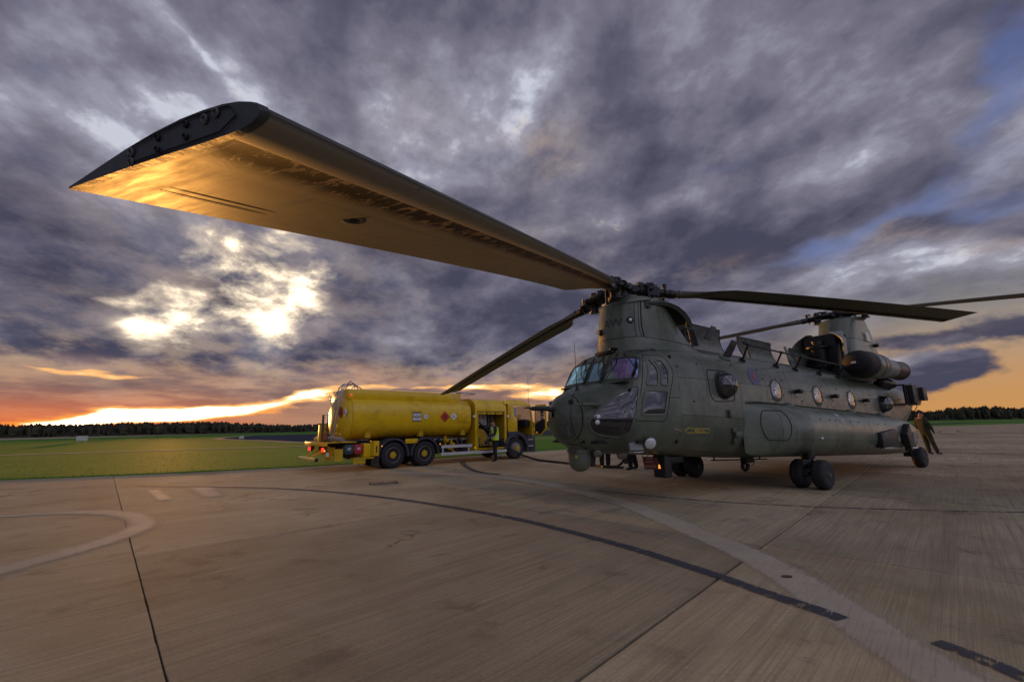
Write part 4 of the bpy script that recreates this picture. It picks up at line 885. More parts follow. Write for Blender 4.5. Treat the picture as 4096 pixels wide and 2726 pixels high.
def make_hub(hub, tilt, azs, drops, name='rotor_head'):
    T = lambda az, r, l, u: Vector((hub[0]+(cos(az)*r-sin(az)*l)*cos(tilt)+u*sin(tilt), hub[1]+sin(az)*r+cos(az)*l, hub[2]-(cos(az)*r-sin(az)*l)*sin(tilt)+u*cos(tilt)))
    up = (T(0, 0, 0, 1)-T(0, 0, 0, 0))
    m = MB(); m.lathe(T(0, 0, 0, -.34), up, [(.24, 0), (.24, .10), (.30, .12), (.30, .20), (.20, .22), (.20, .30), (.30, .32), (.31, .44), (.22, .47), (.20, .52), (.10, .54), (.08, .60)], 26)
    for k in range(12):
        a = R(30*k); m.cyl(T(a, .25, 0, .08), T(a, .25, 0, .14), .018, n=6)
    h = m.build(name, M['hubmetal'], heli)
    m = MB(); m.lathe(T(0, 0, 0, -.36), up, [(.40, 0), (.42, .03), (.42, .08), (.36, .10)], 28); m.build('swashplate', M['hubmetal'], h)
    for az, dr in zip(azs, drops):
        D = lambda r, l, u: T(az, r, l, u-dr*max(0, r-.3)/9.14*1.1)
        m = MB(); m.cyl(D(.18, 0, 0), D(.40, 0, 0), .15, .13, 16); m.cyl(D(.36, 0, 0), D(.66, 0, 0), .105, n=16); m.cyl(D(.46, 0, 0), D(.50, 0, 0), .13, n=16); m.cyl(D(.30, -.17, 0), D(.30, .17, 0), .075, n=12)
        m.cyl(D(.80, 0, -.19), D(.80, 0, .17), .10, n=16); m.cyl(D(.80, 0, .17), D(.80, 0, .22), .06, n=10); m.cyl(D(.80, 0, -.23), D(.80, 0, -.19), .13, n=16); m.box(D(.80, 0, 0), (.24, .24, .2), Euler((0, tilt, az)).to_matrix())
        m.cyl(D(.86, 0, 0), D(1.22, 0, 0), .10, .088, 16); m.cyl(D(1.20, 0, 0), D(1.34, 0, 0), .105, .095, 16); m.cyl(D(1.06, 0, 0), D(1.10, 0, 0), .12, n=16); m.build('pitch_housing', M['hubmetal'], h)
        m = MB(); m.cyl(D(.42, .20, .02), D(.80, .20, .05), .062, n=14); m.cyl(D(.80, .20, .05), D(1.06, .16, .03), .035, n=10); m.sphere(D(1.08, .15, .03), .05, 10, 8); m.cyl(D(.38, .20, .02), D(.42, .20, .02), .075, n=14); m.cyl(D(.78, .20, .05), D(.82, .20, .05), .075, n=14)
        m.build('lag_damper', M['hubmetal'], h)
        m = MB(); m.cyl(D(.60, -.22, -.30), D(.60, -.18, .06), .028, n=8); m.sphere(D(.60, -.18, .08), .05, 10, 8); m.box(D(.68, -.12, .05), (.14, .2, .07), Euler((0, 0, az)).to_matrix()); m.build('pitch_link', M['hubmetal'], h)
        m = MB(); m.cyl(D(1.12, .0, .10), D(1.12, 0, .19), .045, n=12); m.cyl(D(1.12, 0, .19), D(1.12, 0, .215), .06, n=12); m.cyl(D(.62, .06, .10), D(.66, .10, .20), .03, n=8); m.cyl(D(.70, -.05, .18), D(.70, .12, .19), .035, n=8); m.box(D(.52, 0, .15), (.14, .12, .08), Euler((0, 0, az)).to_matrix())
        rr = random.Random(int(az*100))
        for k in range(7):
            r0 = rr.uniform(.3, 1.1); l0 = rr.uniform(-.15, .15); u0 = rr.choice((-.13, .13, .16)); m.cyl(D(r0, l0, u0-.03), D(r0+rr.uniform(-.05, .05), l0+rr.uniform(-.04, .04), u0+.06), .016, n=7)
        tag(m.build('hub_fittings', M['hubmetal'], h), kind='stuff')
        m = MB(); m.tube([D(.35, .1, .1), D(.5, .14, .18), D(.72, .1, .15), D(.8, .05, .2)], .007, 5); m.tube([D(.84, -.1, -.12), D(.9, -.12, -.24), D(.78, -.1, -.27)], .006, 5); m.tube([D(.3, -.1, -.1), D(.42, -.2, -.2), D(.6, -.12, -.16)], .008, 5); tag(m.build('hydraulic_lines', M['black'], h), kind='stuff')
FH = (-.05, 0, 4.392); FT = .118
FA = [(.605, 1.26), (.6025+2*pi/3+.053, 1.36), (.6025+4*pi/3-.063, 1.62)]
for k, (az, dr) in enumerate(FA): make_blade(FH, FT, az, dr, main=(k == 0), tp0=-.017 if k == 0 else -.05, tp1=-.05 if k == 0 else -.08)
make_hub(FH, FT, [a for a, d_ in FA], [d_ for a, d_ in FA])
AH = (-11.86, 0, 5.36); AT = .05
AA = [(R(314), 1.15), (R(79), 1.2), (R(200), 1.2)]
for az, dr in AA: make_blade(AH, AT, az, dr)
make_hub(AH, AT, [a for a, d_ in AA], [d_ for a, d_ in AA])
m = MB(); m.cyl((-.05, 0, 4.0), (-.03, 0, 4.3), .22, n=20); m.cyl((-11.87, 0, 5.1), (-11.86, 0, 5.3), .2, n=20); m.build('rotor_mast', M['hubmetal'], heli)
# ================================================================ sponsons
def spon_wz(x):
    t = [(-2.28, .0, .50), (-2.45, .10, .55), (-2.7, .28, .57), (-3.0, .44, .58), (-3.4, .58, .585), (-3.9, .66, .59), (-5, .67, .59), (-9.6, .67, .58), (-10.6, .62, .55), (-11.3, .52, .50), (-11.7, .38, .42), (-11.88, .22, .30), (-11.95, .04, .16)]
    if x >= t[0][0]: return t[0][1:]
    for a, c in zip(t, t[1:]):
        if x >= c[0]: k = (a[0]-x)/(a[0]-c[0]); return a[1]+(c[1]-a[1])*k, a[2]+(c[2]-a[2])*k
    return t[-1][1:]
def spon_pt(sg):
    def f(x, th, off=0.0):
        w, h = spon_wz(x); c, s_ = cos(th), sin(th); zc = 1.27+.040*(x+4)
        n = 2.35; r = (abs(c)**n+abs(s_)**n)**(-1/n); return Vector((x, sg*(1.20+(w+off)*r*c), zc+(h+off)*r*s_))
    return f
SX = [-2.28, -3.05, -3.98, -5.2, -6.1, -7.22, -7.52, -8.6, -9.7, -10.6, -11.3, -11.95]
for sg in (1, -1):
    f = spon_pt(sg); m = MB(); X = [-2.35-.4*i for i in range(24)]
    V = [f(x, R(-90+10*j), -.02) for x in X for j in range(19)]; m.add(V, [(i*19+j, i*19+j+1, (i+1)*19+j+1, (i+1)*19+j) for i in range(len(X)-1) for j in range(18)]); m.build('sponson_structure', M['seam'], heli)
    for a, c in zip(SX, SX[1:]):
        for t0, t1 in ((-92, -18), (-18, 92)): skin_panel(a, c, R(t0), R(t1), 'sponson_panel', mt=M['olive_light'], dx=.16, dt=R(7), fn=f)
    # seam moulding with fasteners where the sponson meets the body
    m = MB(); pts = [Vector((x, sg*1.262, 1.27+.04*(x+4)+spon_wz(x)[1]+.012)) for x in [-2.4-.35*i for i in range(26)]]; m.tube(pts, .012, 5); m.build('sponson_joint', M['seam'], heli)
    m = MB()
    for i in range(115):
        x = -2.45-.08*i; m.box((x, sg*1.262, 1.27+.04*(x+4)+spon_wz(x)[1]+.035), (.022, .014, .018))
    tag(m.build('joint_fasteners', M['olive_dark'], heli), kind='stuff')
    # oval access cover on the nose of the sponson
    pts = [f(-2.62-.36*(1-cos(a))*.9, R(10)+R(40)*max(-.8,min(.8,sin(a)*1.1)), .006) for a in [2*pi*i/30 for i in range(30)]]
    m = MB(); m.tube(pts, .007, 5, True); m.build('access_cover_seam', M['seam'], heli)
    for x in (-4.25, -7.71, -9.9):
        m = MB(); z = 1.27+.04*(x+4)+.59; m.lathe((x, sg*1.27, z-.03), (0, sg*.45, 1), [(.13, 0), (.12, .05), (.09, .085), (.03, .10)], 14, sc=(1.3, 1)); m.build('filler_fairing', M['olive_light'], heli)
    for x in (-3.55, -6.3, -9.2):
        m = MB(); p = f(x, R(72), .006); m.slab([p+Vector((.12, 0, .0)), p+Vector((-.16, sg*.07, -.012)), p+Vector((-.18, sg*.03, 0)), p+Vector((.08, -sg*.03, .01))], .006); m.build('walkway_mark', M['black'], heli)
    for x in (-4.5, -4.95, -5.3, -6.1, -6.6, -7.9, -8.4):
        p = f(x, R(26), 0); m = MB(); m.sphere(p, .016, 8, 6); m.build('drain_plug', M['black'], heli)
    m = MB(); p = f(-4.35, R(-16), 0); m.sphere(p, .035, 12, 8); m.build('position_light', M['lens'], heli)
    # chaff and flare boxes
    m = MB(); Rm = Euler((0, R(4), 0)).to_matrix(); m.box((-8.15, sg*1.86, .99), (1.15, .22, .40), Rm); o = m.build('flare_dispenser', M['black'], heli, bevel=.05)
    m = MB(); m.box((-9.62, sg*1.92, .98), (.62, .16, .55), Euler((0, R(28), sg*R(6))).to_matrix()); m.build('flare_dispenser', M['black'], heli, bevel=.02)
    m = MB(); m.box((-8.95, sg*1.87, .97), (.12, .1, .16)); m.build('dispenser_bracket', M['steel'], heli)
    m = MB(); m.box((-10.25, sg*1.90, .97), (.28, .07, .30)); m.build('dispenser_bracket', M['grey_green'], heli)
    m = MB(); m.box((-9.45, sg*1.62, .60), (2.7, .42, .03), Euler((sg*R(24), R(-2), 0)).to_matrix()); m.build('step_plate', M['alu'], heli)
    for x in (-8.6, -9.5, -10.3):
        m = MB(); m.box((x, sg*1.62, .617), (.012, .40, .006), Euler((sg*R(24), R(-2), 0)).to_matrix()); m.build('step_joint', M['seam'], heli)
    # blue-pink national marking, faded
    m = MB(); c0 = (-5.62, R(33))
    m.add([f(c0[0]+.14*cos(2*pi*j/24), c0[1]+.25*sin(2*pi*j/24)*1.0, .004) for j in range(24)], [tuple(range(24))]); m.build('faded_disc_marking', mat('faded_lilac_paint', (.36, .34, .42), .5, var=.3, vscale=12) if sg > 0 else bpy.data.materials['faded_lilac_paint'], heli, 0)
# roundel on the side
M['rblue'] = mat('roundel_blue', (.10, .10, .20), .55, dirt=(.09, .10, .09), dirt_amt=.8, dscale=7); M['rred'] = mat('roundel_red', (.26, .07, .08), .55, dirt=(.1, .09, .09), dirt_amt=.6, dscale=9)
for sg in (1, -1):
    for rr, mt, of, nm in ((.215, 'rblue', .006, 'roundel'), (.085, 'rred', .009, 'roundel_centre')):
        m = MB(); P = []
        for j in range(32):
            p = Vector((-2.96+rr*cos(2*pi*j/32), 0, 2.52+rr*sin(2*pi*j/32)*1.05)); q, n = snap((p.x, sg*1.25, p.z)); P.append(q+n*of)
        q, n = snap((-2.96, sg*1.25, 2.52)); m.add(P+[q+n*of], [(j, (j+1) % 32, 32) for j in range(32)]); m.build(nm, M[mt], heli, 0)

# ================================================================ round windows, side fittings
def wz(x): return 2.20+.036*(x+4)
for sg in (1, -1):
    for i, (x, r_) in enumerate(((-1.66, .27), (-3.83, .235), (-5.94, .235), (-8.05, .235), (-10.35, .25))):
        z = wz(x)-(-.0 if i else .03); bub = i in (0, 4); q, n = snap((x, sg*1.25, z)); n = Vector((0, sg, n.z*.8)).normalized()
        m = MB(); m.lathe(q-n*.01, n, [(r_+.035, 0), (r_+.035, .014), (r_+.012, .024), (r_, .024), (r_, .0)], 40, cap0=False, cap1=False); w = m.build('round_window', M['seal'] if bub else M['olive_dark'], heli)
        m = MB()
        if bub: m.lathe(q+n*.008, n, [(r_, 0), (r_*.99, .05), (r_*.93, .12), (r_*.80, .18), (r_*.6, .225), (r_*.35, .25), (.002, .26)], 40, cap0=False)
        else: m.lathe(q+n*.004, n, [(r_, 0), (r_*.7, .010), (.002, .014)], 40, cap0=False)
        m.build('pane', M['bubble' if bub else 'glass'] if 'bubble' in M else M['glass'], w, 180)
        if bub:
            m = MB(); m.lathe(q-n*.0, n, [(r_*.99, .002), (.001, .002)], 30, cap0=False); m.build('window_opening', M['interior'], w, 0)
        else:
            for k in range(8):
                a = R(45*k+20); px = x+(r_+.085)*cos(a); pz = z+(r_+.085)*sin(a)
                if k % 2 == 0: qq, nn = snap((px, sg*1.25, pz)); m = MB(); m.sphere(qq, .014, 7, 5); m.build('window_latch', M['black'], w)
    # crew door surround of the first window
    dd = [(-1.14, 1.2, 2.56), (-1.85, 1.2, 2.57), (-2.05, 1.22, 2.44), (-2.03, 1.25, 1.93), (-1.28, 1.25, 1.90), (-1.14, 1.25, 2.04)]
    surf_strip(dense(rounded([(a, c*sg, e) for a, c, e in dd], .12), .04), .018, .006, 'door_seam', M['seam'])
    for x in (-4.75, -6.78, -8.88):
        z = wz(x)+.03; q, n = snap((x, sg*1.25, z)); m = MB(); m.cyl(q, q+n*.13, .05, .05, 12); m.cyl(q+n*.10+Vector((.05, 0, 0)), q+n*.10+Vector((-.1, 0, 0)), .055, n=12); m.tube([q+Vector((.1, sg*.01, .02)), q+Vector((.12, sg*.05, -.12)), q+Vector((-.02, sg*.05, -.14))], .008, 5); m.build('formation_light', M['black'], heli)
    for x, z, s_ in ((-1.74, 1.66, (.10, .08, .16)), (-1.88, 1.32, (.14, .07, .10)), (-2.02, 1.22, (.26, .12, .13)), (-1.95, 1.08, (.08, .08, .2))):
        q, n = snap((x, sg*1.25, z)); m = MB(); m.box(q+n*.02, s_); m.build('side_fitting', M['olive_dark'], heli, bevel=.02)
    for x, z in ((-5.05, 1.98), (-3.3, 2.46), (-.9, 2.7), (-.6, 1.9), (-.25, 2.6), (-3.6, 2.0), (-6.3, 2.4), (-7.2, 2.35), (-9.5, 2.25), (-4.2, 2.47), (-3.25, 2.73), (-2.2, 2.78)):
        q, n = snap((x, sg*1.25, z)); m = MB(); m.sphere(q, .018, 8, 6); m.build('static_port', M['black'], heli)
    # stencilled RESCUE arrow and hazard bars
    mt = M['yellowmark']
    if sg > 0:
        L = [(-.30, 1.325), (-.44, 1.395), (-.44, 1.365), (-1.06, 1.355), (-1.06, 1.265), (-.44, 1.275), (-.44, 1.245)]
        surf_strip(dense([(a, 1.25, c) for a, c in L], .04), .011, .003, 'rescue_arrow', mt)
        q, n = snap((-.74, 1.25, 1.315)); text_mesh('rescue_lettering', 'RESCUE', .085, mt, heli, axes(q+n*.006, (-1, 0, 0), (0, 0, 1)), spacing=1.15)
        for k in range(6):
            x = -.02-.038*k; q, n = snap((x, 1.25, 1.355-.006*k)); q += n*.005; m = MB(); h_ = .028-.002*k; m.add([q+Vector((.016, 0, h_)), q+Vector((.004, 0, h_)), q+Vector((-.016, 0, -h_)), q+Vector((-.004, 0, -h_))], [(0, 1, 2, 3)]); m.build('hazard_bar', mat('faded_orange_mark', (.55, .28, .16), .6) if k == 0 else bpy.data.materials['faded_orange_mark'], heli, 0)
# hand rails along both roof edges
for sg in (1, -1):
    posts = [(-2.96, 2.93), (-4.46, 2.87), (-5.45, 2.84), (-6.8, 2.79), (-7.99, 2.75)]
    m = MB(); m.tube([(-2.55, sg*1.28, 3.24), (-2.78, sg*1.3, 3.20)]+[(x+.25, sg*1.30, z+.27) for x, z in posts]+[(-8.0, sg*1.29, 3.0)], .022, 8); rl = m.build('hand_rail', M['black'], heli)
    for x, z in posts:
        m = MB(); q, n = snap((x, sg*1.02, z)); m.cyl(q, (x+.25, sg*1.30, z+.27), .022, n=8); m.lathe(q-n*.01, n, [(.075, 0), (.075, .05), (.055, .065), (.03, .07)], 14); m.cyl((x+.31, sg*1.30, z+.275), (x+.19, sg*1.30, z+.268), .032, n=8); m.build('rail_post', M['black'], rl)
    # blade aerials
    q, n = snap((-2.3, sg*.98, 2.93)); m = MB(); m.prism([q+Vector((.13, 0, 0)), q+Vector((-.14, 0, -.02)), q+Vector((-.40, sg*.10, .40)), q+Vector((-.17, sg*.10, .42))], Vector((.01, sg*.03, -.012))); b1 = m.build('blade_aerial', M['black'], heli, bevel=.004)
    m = MB(); m.lathe(q-n*.03, n, [(.17, 0), (.165, .05), (.13, .07)], 20, sc=(1, .7)); m.build('aerial_base', M['olive'], b1)
m = MB(); q = Vector((-3.25, -.05, 3.62)); m.prism([q+Vector((.12, 0, 0)), q+Vector((-.15, 0, -.02)), q+Vector((-.50, 0, .36)), q+Vector((-.28, 0, .38))], Vector((0, .03, 0))); m.build('blade_aerial', M['black'], heli, bevel=.004)
m = MB(); m.prism([(-7.86, -.3, 3.85), (-7.95, -.3, 3.87), (-8.35, -.3, 3.42), (-8.05, -.3, 3.42)], (0, .03, 0)); m.build('blade_aerial', M['grey_green'], heli)
# opened tunnel covers along the spine
m = MB(); rings = []
for x in (-1.9, -2.4, -4, -6, -8, -9.9):
    z = 3.06+.036*(x+3)*.6; w = .42 if x < -2 else .3; rings.append([(x, -w, z-.1), (x, -w, z+.10), (x, -w*.6, z+.16), (x, w*.6, z+.16), (x, w, z+.10), (x, w, z-.1)])
m.rings(rings); m.build('spine_tunnel', M['olive_dark'], heli)
def cover(pts, extra):
    P = [Vector(p) for p in pts]     # tl, tr, br, bl
    m = MB(); nu, nv = 10, 6; g = []
    for j in range(nv+1):
        row = []
        for i in range(nu+1):
            u, v = i/nu, j/nv; a = P[0]*(1-u)+P[1]*u; c = P[3]*(1-u)+P[2]*u; p = a*(1-v)+c*v; p.y += .16*sin(pi*v*.9)*-1+.02; row.append(p)
        g.append(row)
    m.rings([r_+[p+Vector((0, -.025, .004)) for p in r_[::-1]] for r_ in g], True, True, True); o = m.build('spine_cover', M['grey_green'], heli, 50)
    m = MB(); m.tube(g[0], .014, 5); m.tube([r_[0] for r_ in g], .016, 5); m.tube([r_[-1] for r_ in g], .012, 5); m.build('cover_edge', M['olive_dark'], o)
    return g, o
g, o = cover([(-2.55, -.30, 4.06), (-4.30, -.30, 4.01), (-5.0, -.42, 3.25), (-3.35, -.42, 3.3)], 0)
m = MB(); m.slab([g[1][1]+Vector((0, .02, 0)), g[1][3]+Vector((0, .02, 0)), g[4][3]+Vector((0, .02, 0)), g[4][1]+Vector((0, .02, 0))], .01); m.build('cover_stiffener', M['black'], o)
g, o = cover([(-5.15, -.30, 3.93), (-7.02, -.30, 3.88), (-7.95, -.42, 3.2), (-6.1, -.42, 3.24)], 0)
g, o = cover([(-8.2, -.30, 3.84), (-9.6, -.30, 3.66), (-10.4, -.42, 3.1), (-8.85, -.42, 3.14)], 0)
for a, c in (((-2.75, -.2, 3.85), (-2.7, -.05, 3.12)), ((-5.4, -.2, 3.82), (-5.35, -.05, 3.12)), ((-8.4, -.2, 3.7), (-8.3, -.05, 3.1))):
    m = MB(); m.cyl(a, c, .02, n=8); m.cyl(Vector(a)*.6+Vector(c)*.4, c, .032, n=8); m.build('cover_prop', M['black'], heli)
# ================================================================ engines
def corr(n): return [(.285+.012*(k % 2), 2.83+.07*k) for k in range(n)]
for sg in (1, -1):
    O = Vector((-8.15, sg*1.42, 3.14)); ax = Vector((-1, 0, -.015))
    m = MB(); m.lathe(O, ax, [(.001, 0), (.17, .02), (.29, .08), (.36, .19), (.385, .33), (.39, .80)], 40, cap1=False); e = m.build('engine', mat('intake_screen', (.012, .012, .013), .6, .3, bump=1.0, bscale=160) if sg > 0 else bpy.data.materials['intake_screen'], heli)
    m = MB(); m.lathe(O, ax, [(.393, .78), (.405, .80), (.405, 1.1), (.39, 1.14), (.385, 1.55)], 40, cap0=False, cap1=False); m.build('engine_cowl', M['olive'], e)
    m = MB(); m.lathe(O, ax, [(.385, 1.55), (.397, 1.57), (.38, 1.8), (.335, 2.05), (.30, 2.25), (.295, 2.8)], 40, cap0=False, cap1=False); m.build('engine_fairing', M['grey_green'], e)
    m = MB(); m.lathe(O, ax, [(.305, 2.78)]+corr(11)+[(.315, 3.60), (.31, 3.63), (.28, 3.6), (.27, 3.2)], 36, cap0=False, cap1=True); m.build('exhaust_duct', mat('heated_metal', (.085, .065, .05), .45, .6, var=.4, vscale=5) if sg > 0 else bpy.data.materials['heated_metal'], e)
    m = MB(); m.box(O+Vector((-.1+.03, -sg*.05, .02)), (.02, .13, .05)); m.lathe(O+Vector((.02, 0, 0)), (1, 0, 0), [(.10, -.03), (.09, .0), (.001, .004)], 20); m.build('screen_boss', M['black'], e)
    m = MB(); m.box(O+Vector((.035, sg*.0, 0)), (.006, .12, .055)); m.build('placard', M['white'], e)
    m = MB(); m.box(O+Vector((-2.0, -sg*.42, -.12)), (2.2, .6, .25)); m.box(O+Vector((-1.3, -sg*.40, -.32)), (1.6, .45, .28)); m.build('engine_pylon', M['olive_dark'], e, bevel=.05)
    m = MB(); m.lathe((-10.75, sg*1.12, 2.72), (-1, 0, -.05), [(.06, 0), (.15, .06), (.17, .2), (.17, 1.0), (.15, 1.15), (.06, 1.2)], 24); m.build('oil_cooler_duct', M['black'], e)
    m = MB(); m.tube([O+Vector((-1.3, sg*.388*sin(R(a)), .388*cos(R(a))-.015)) for a in range(0, 150, 12)], .008, 5); m.build('cowl_strap', M['seam'], e)
    # framed equipment box near the tail
    m = MB(); b0 = Vector((-12.0, sg*1.25, 2.30))
    for z in (.30, -.32): m.tube([b0+Vector((.5, -.0, z)), b0+Vector((.42, sg*.28, z)), b0+Vector((-.6, sg*.34, z)), b0+Vector((-.75, 0, z))], .03, 6)
    for x in (.42, .25): m.cyl(b0+Vector((x, sg*.28, .3)), b0+Vector((x, sg*.28, -.32)), .02, n=6)
    o = m.build('equipment_frame', M['black'], heli)
    m = MB(); m.box(b0+Vector((-.12, sg*.30, .0)), (.62, .26, .58)); m.box(b0+Vector((-.60, sg*.36, .02)), (.38, .34, .44)); m.cyl(b0+Vector((-.1, sg*.3, .28)), b0+Vector((-.1, sg*.3, .35)), .04); m.build('equipment_box', M['black'], o, bevel=.012)
    m = MB(); m.tube([b0+Vector((-.5, sg*.3, -.25)), b0+Vector((-.6, sg*.25, -.4)), b0+Vector((-.72, sg*.1, -.6))], .012, 5); m.build('box_cable', M['black'], o)
# ================================================================ nose and belly equipment
m = MB(); m.cyl((1.95, 0, 1.77), (2.10, 0, 1.775), .05, .035, 12); m.cyl((2.08, 0, 1.775), (2.42, 0, 1.785), .030, .040, 12); m.cyl((2.42, 0, 1.785), (2.46, 0, 1.786), .04, .022, 12); m.cyl((2.46, 0, 1.786), (2.62, 0, 1.79), .010, .006, 8); m.build('nose_probe', M['black'], heli)
for sg in (1, -1):
    q, n = snap((1.44, sg*.66, 1.83)); m = MB(); m.tube([q, q+Vector((.14, sg*.05, .01)), q+Vector((.42, sg*.05, .005))], [.045, .038, .030], 10); m.cyl(q+Vector((.42, sg*.05, .005)), q+Vector((.62, sg*.05, .01)), .016, .012, 10); m.build('pitot_tube', M['olive'], heli)
    m = MB(); q, n = snap((1.78, sg*.32, 1.92)); m.cyl(q-n*.01, q+n*.02, .05, n=12); m.sphere(q+n*.03, .022, 8, 6); m.build('nose_vent', M['black'], heli)
m = MB(); m.box((1.80, .21, 1.36), (.22, .20, .24), Euler((0, R(4), R(12))).to_matrix()); m.build('nose_sensor', M['olive_dark'], heli, bevel=.045)
m = MB(); q, n = snap((1.44, .13, 2.15)); m.cyl(q-n*.01, q+Vector((0, 0, .10)), .04, .018, 10); m.cyl(q+Vector((0, 0, .08)), q+Vector((.02, 0, .92)), .0075, .004, 6); m.build('whip_aerial', M['black'], heli)
m = MB(); q, n = snap((1.44, .14, 2.12)); pts = [snap(p)[0] for p in dense([(1.46, .14, 2.13), (1.60, .22, 2.02), (1.71, .28, 1.85), (1.76, .30, 1.6), (1.72, .32, 1.35), (1.6, .34, 1.15)], .04, False)]; m.tube(pts, .006, 5); m.build('aerial_lead', M['seam'], heli)
# wipers
for (a, c, e, f_) in (((.62, .62, 2.88), (.70, .93, 2.55), (.58, .90, 2.74), (.77, 1.03, 2.36)), ((.62, .05, 2.87), (.83, .10, 2.50), (.72, .20, 2.70), (.90, .26, 2.32)), ((.62, -.5, 2.87), (.80, -.42, 2.50), (.70, -.34, 2.70), (.88, -.26, 2.34)), ((.60, .42, 2.88), (.76, .40, 2.55), (.70, .34, 2.7), (.88, .30, 2.34))):
    A_, nA = snap(a); B_, nB = snap(c); E_, nE = snap(e); F_, nF = snap(f_); m = MB()
    m.tube([A_+nA*.02, (A_+B_)/2+nB*.07, B_+nB*.03], [.017, .012, .008], 6); m.sphere(A_+nA*.01, .03, 10, 6); m.tube([E_+nE*.016, B_+nB*.022, F_+nF*.016], .008, 5); m.build('wiper', M['black'], heli)
# thermal imaging turret and its cage
m = MB(); m.lathe((1.33, 0, 1.16), (0, 0, -1), [(.12, -.12), (.20, 0), (.24, .03), (.24, .09), (.21, .10), (.205, .13), (.235, .14), (.235, .19), (.212, .20), (.212, .34), (.205, .40), (.175, .47), (.12, .52), (.06, .545), (.001, .55)], 36); t = m.build('sensor_turret', M['olive'], heli)
m = MB(); m.box((1.54, .05, 1.035), (.09, .16, .05)); m.box((1.53, .05, .985), (.09, .16, .04)); m.box((1.28, .25, 1.03), (.18, .07, .05)); m.build('turret_bracket', M['olive_dark'], t)
m = MB()
p, q = Vector((1.515, .12, .89)), Vector((0, 0, 0)); m.add([(1.522, .095, .925), (1.503, .128, .925), (1.503, .128, .875), (1.522, .095, .875)], [(0, 1, 2, 3)]); m.build('turret_label', M['yellowmark'], t, 0)
m = MB()
for a in range(6): 
    an = R(60*a); m.tube([(1.33+.30*cos(an), .26*sin(an), 1.32), (1.33+.20*cos(an+.5), .2*sin(an+.5), 1.14)], .010, 5); m.tube([(1.33+.30*cos(an), .26*sin(an), 1.32), (1.33+.20*cos(an-.5), .2*sin(an-.5), 1.14)], .010, 5)
m.tube([(1.33+.27*cos(R(30*k)), .24*sin(R(30*k)), 1.24) for k in range(12)], .010, 5, True); m.build('turret_cage', M['black'], t)
for (x, y, z, r_, ax_) in ((1.16, .32, .95, .085, (.35, .5, -.45)), (.62, .42, .90, .10, (.35, .6, -.4)), (.56, 1.06, 1.13, .11, (.45, .8, -.35))):
    A_ = Vector(ax_).normalized(); m = MB(); p = Vector((x, y, z)); m.lathe(p-A_*.12, A_, [(r_*.6, 0), (r_*1.0, .07), (r_*1.06, .12), (r_, .13)], 24); o = m.build('search_light', M['olive'], heli); m = MB(); m.lathe(p, A_, [(r_*.99, .005), (r_*.8, .022), (.002, .035)], 24, cap0=False); m.build('lens', M['lens'] if y > 1 else M['steel'], o)
for x0, y0 in ((.08, 0), (1.0, .0)):
    m = MB(); m.prism([(x0+.07, y0-.01, .95), (x0-.09, y0-.01, .95), (x0-.05, y0-.01, .68), (x0+.04, y0-.01, .68)], (0, .02, 0)); m.build('belly_aerial', M['black'], heli)
m = MB(); m.box((.80, .92, 1.08), (.30, .05, .14), Euler((R(15), 0, R(-8))).to_matrix()); m.build('belly_step', M['grey_green'], heli); m = MB(); m.box((.82, .95, .985), (.24, .12, .015)); m.build('belly_step', M['alu'], heli)
m = MB(); m.box((-.62, .35, .62), (.22, .30, .46)); m.box((-.9, .35, .74), (.5, .3, .14)); m.build('belly_fairing', M['black'], heli, bevel=.03)
# cargo hook and skid rail
m = MB(); m.box((-4.45, 0, .62), (.36, .16, .34)); m.tube([(-4.35, 0, .50), (-4.22, 0, .42), (-4.20, 0, .33), (-4.30, 0, .27), (-4.42, 0, .30), (-4.46, 0, .42)], [.06, .05, .045, .045, .05, .05], 8); m.tube([(-4.6, 0, .66), (-4.8, 0, .5), (-4.75, 0, .38), (-4.55, 0, .36)], .010, 5); m.build('cargo_hook', M['black'], heli)
m = MB(); m.tube([(-3.8, -.6, .51), (-6.6, -.6, .40)], .018, 6)
for x in (-3.95, -6.2): m.tube([(x, -.6, .50-.04*(-3.95-x)*1.0), (x+.08, -.6, .72)], .024, 6)
m.build('towing_rail', M['black'], heli)
# ================================================================ undercarriage
def wheel(c, r, w, parent, name='wheel', hub_side=1):
    c = Vector(c); m = MB(); m.lathe(c-Vector((0, w/2, 0)), (0, 1, 0), [(r*.52, 0), (r*.60, -.0), (r*.80, -.012), (r*.93, .02), (r*.985, .06), (r, w*.35), (r, w*.65), (r*.985, w-.06), (r*.93, w-.02), (r*.80, w+.012), (r*.60, w), (r*.52, w)], 44); o = m.build(name, M['rubber'], parent, 60)
    for s_ in (1, -1):
        m = MB(); m.lathe(c+Vector((0, s_*(w/2-.035), 0)), (0, s_, 0), [(r*.53, .03), (r*.50, .035), (r*.45, .01), (r*.30, .0), (r*.24, .02), (r*.16, .05), (r*.15, .07), (.001, .07)], 28, cap0=False); hb = m.build('rim', M['wheelhub'], o)
    m = MB()
    for g in (.25, .5, .75): m.tube([c+Vector((cos(R(10*k))*r*1.0005, (g-.5)*w, sin(R(10*k))*r*1.0005)) for k in range(36)], .006, 4, True)
    m.build('tread_groove', M['seam'], o)
    return o
M['wheelhub'] = mat('worn_wheel_hub', (.07, .072, .07), .5, .3, var=.6, vscale=15, dirt=(.4, .4, .38), dirt_amt=.6, dscale=20)
WR = .315
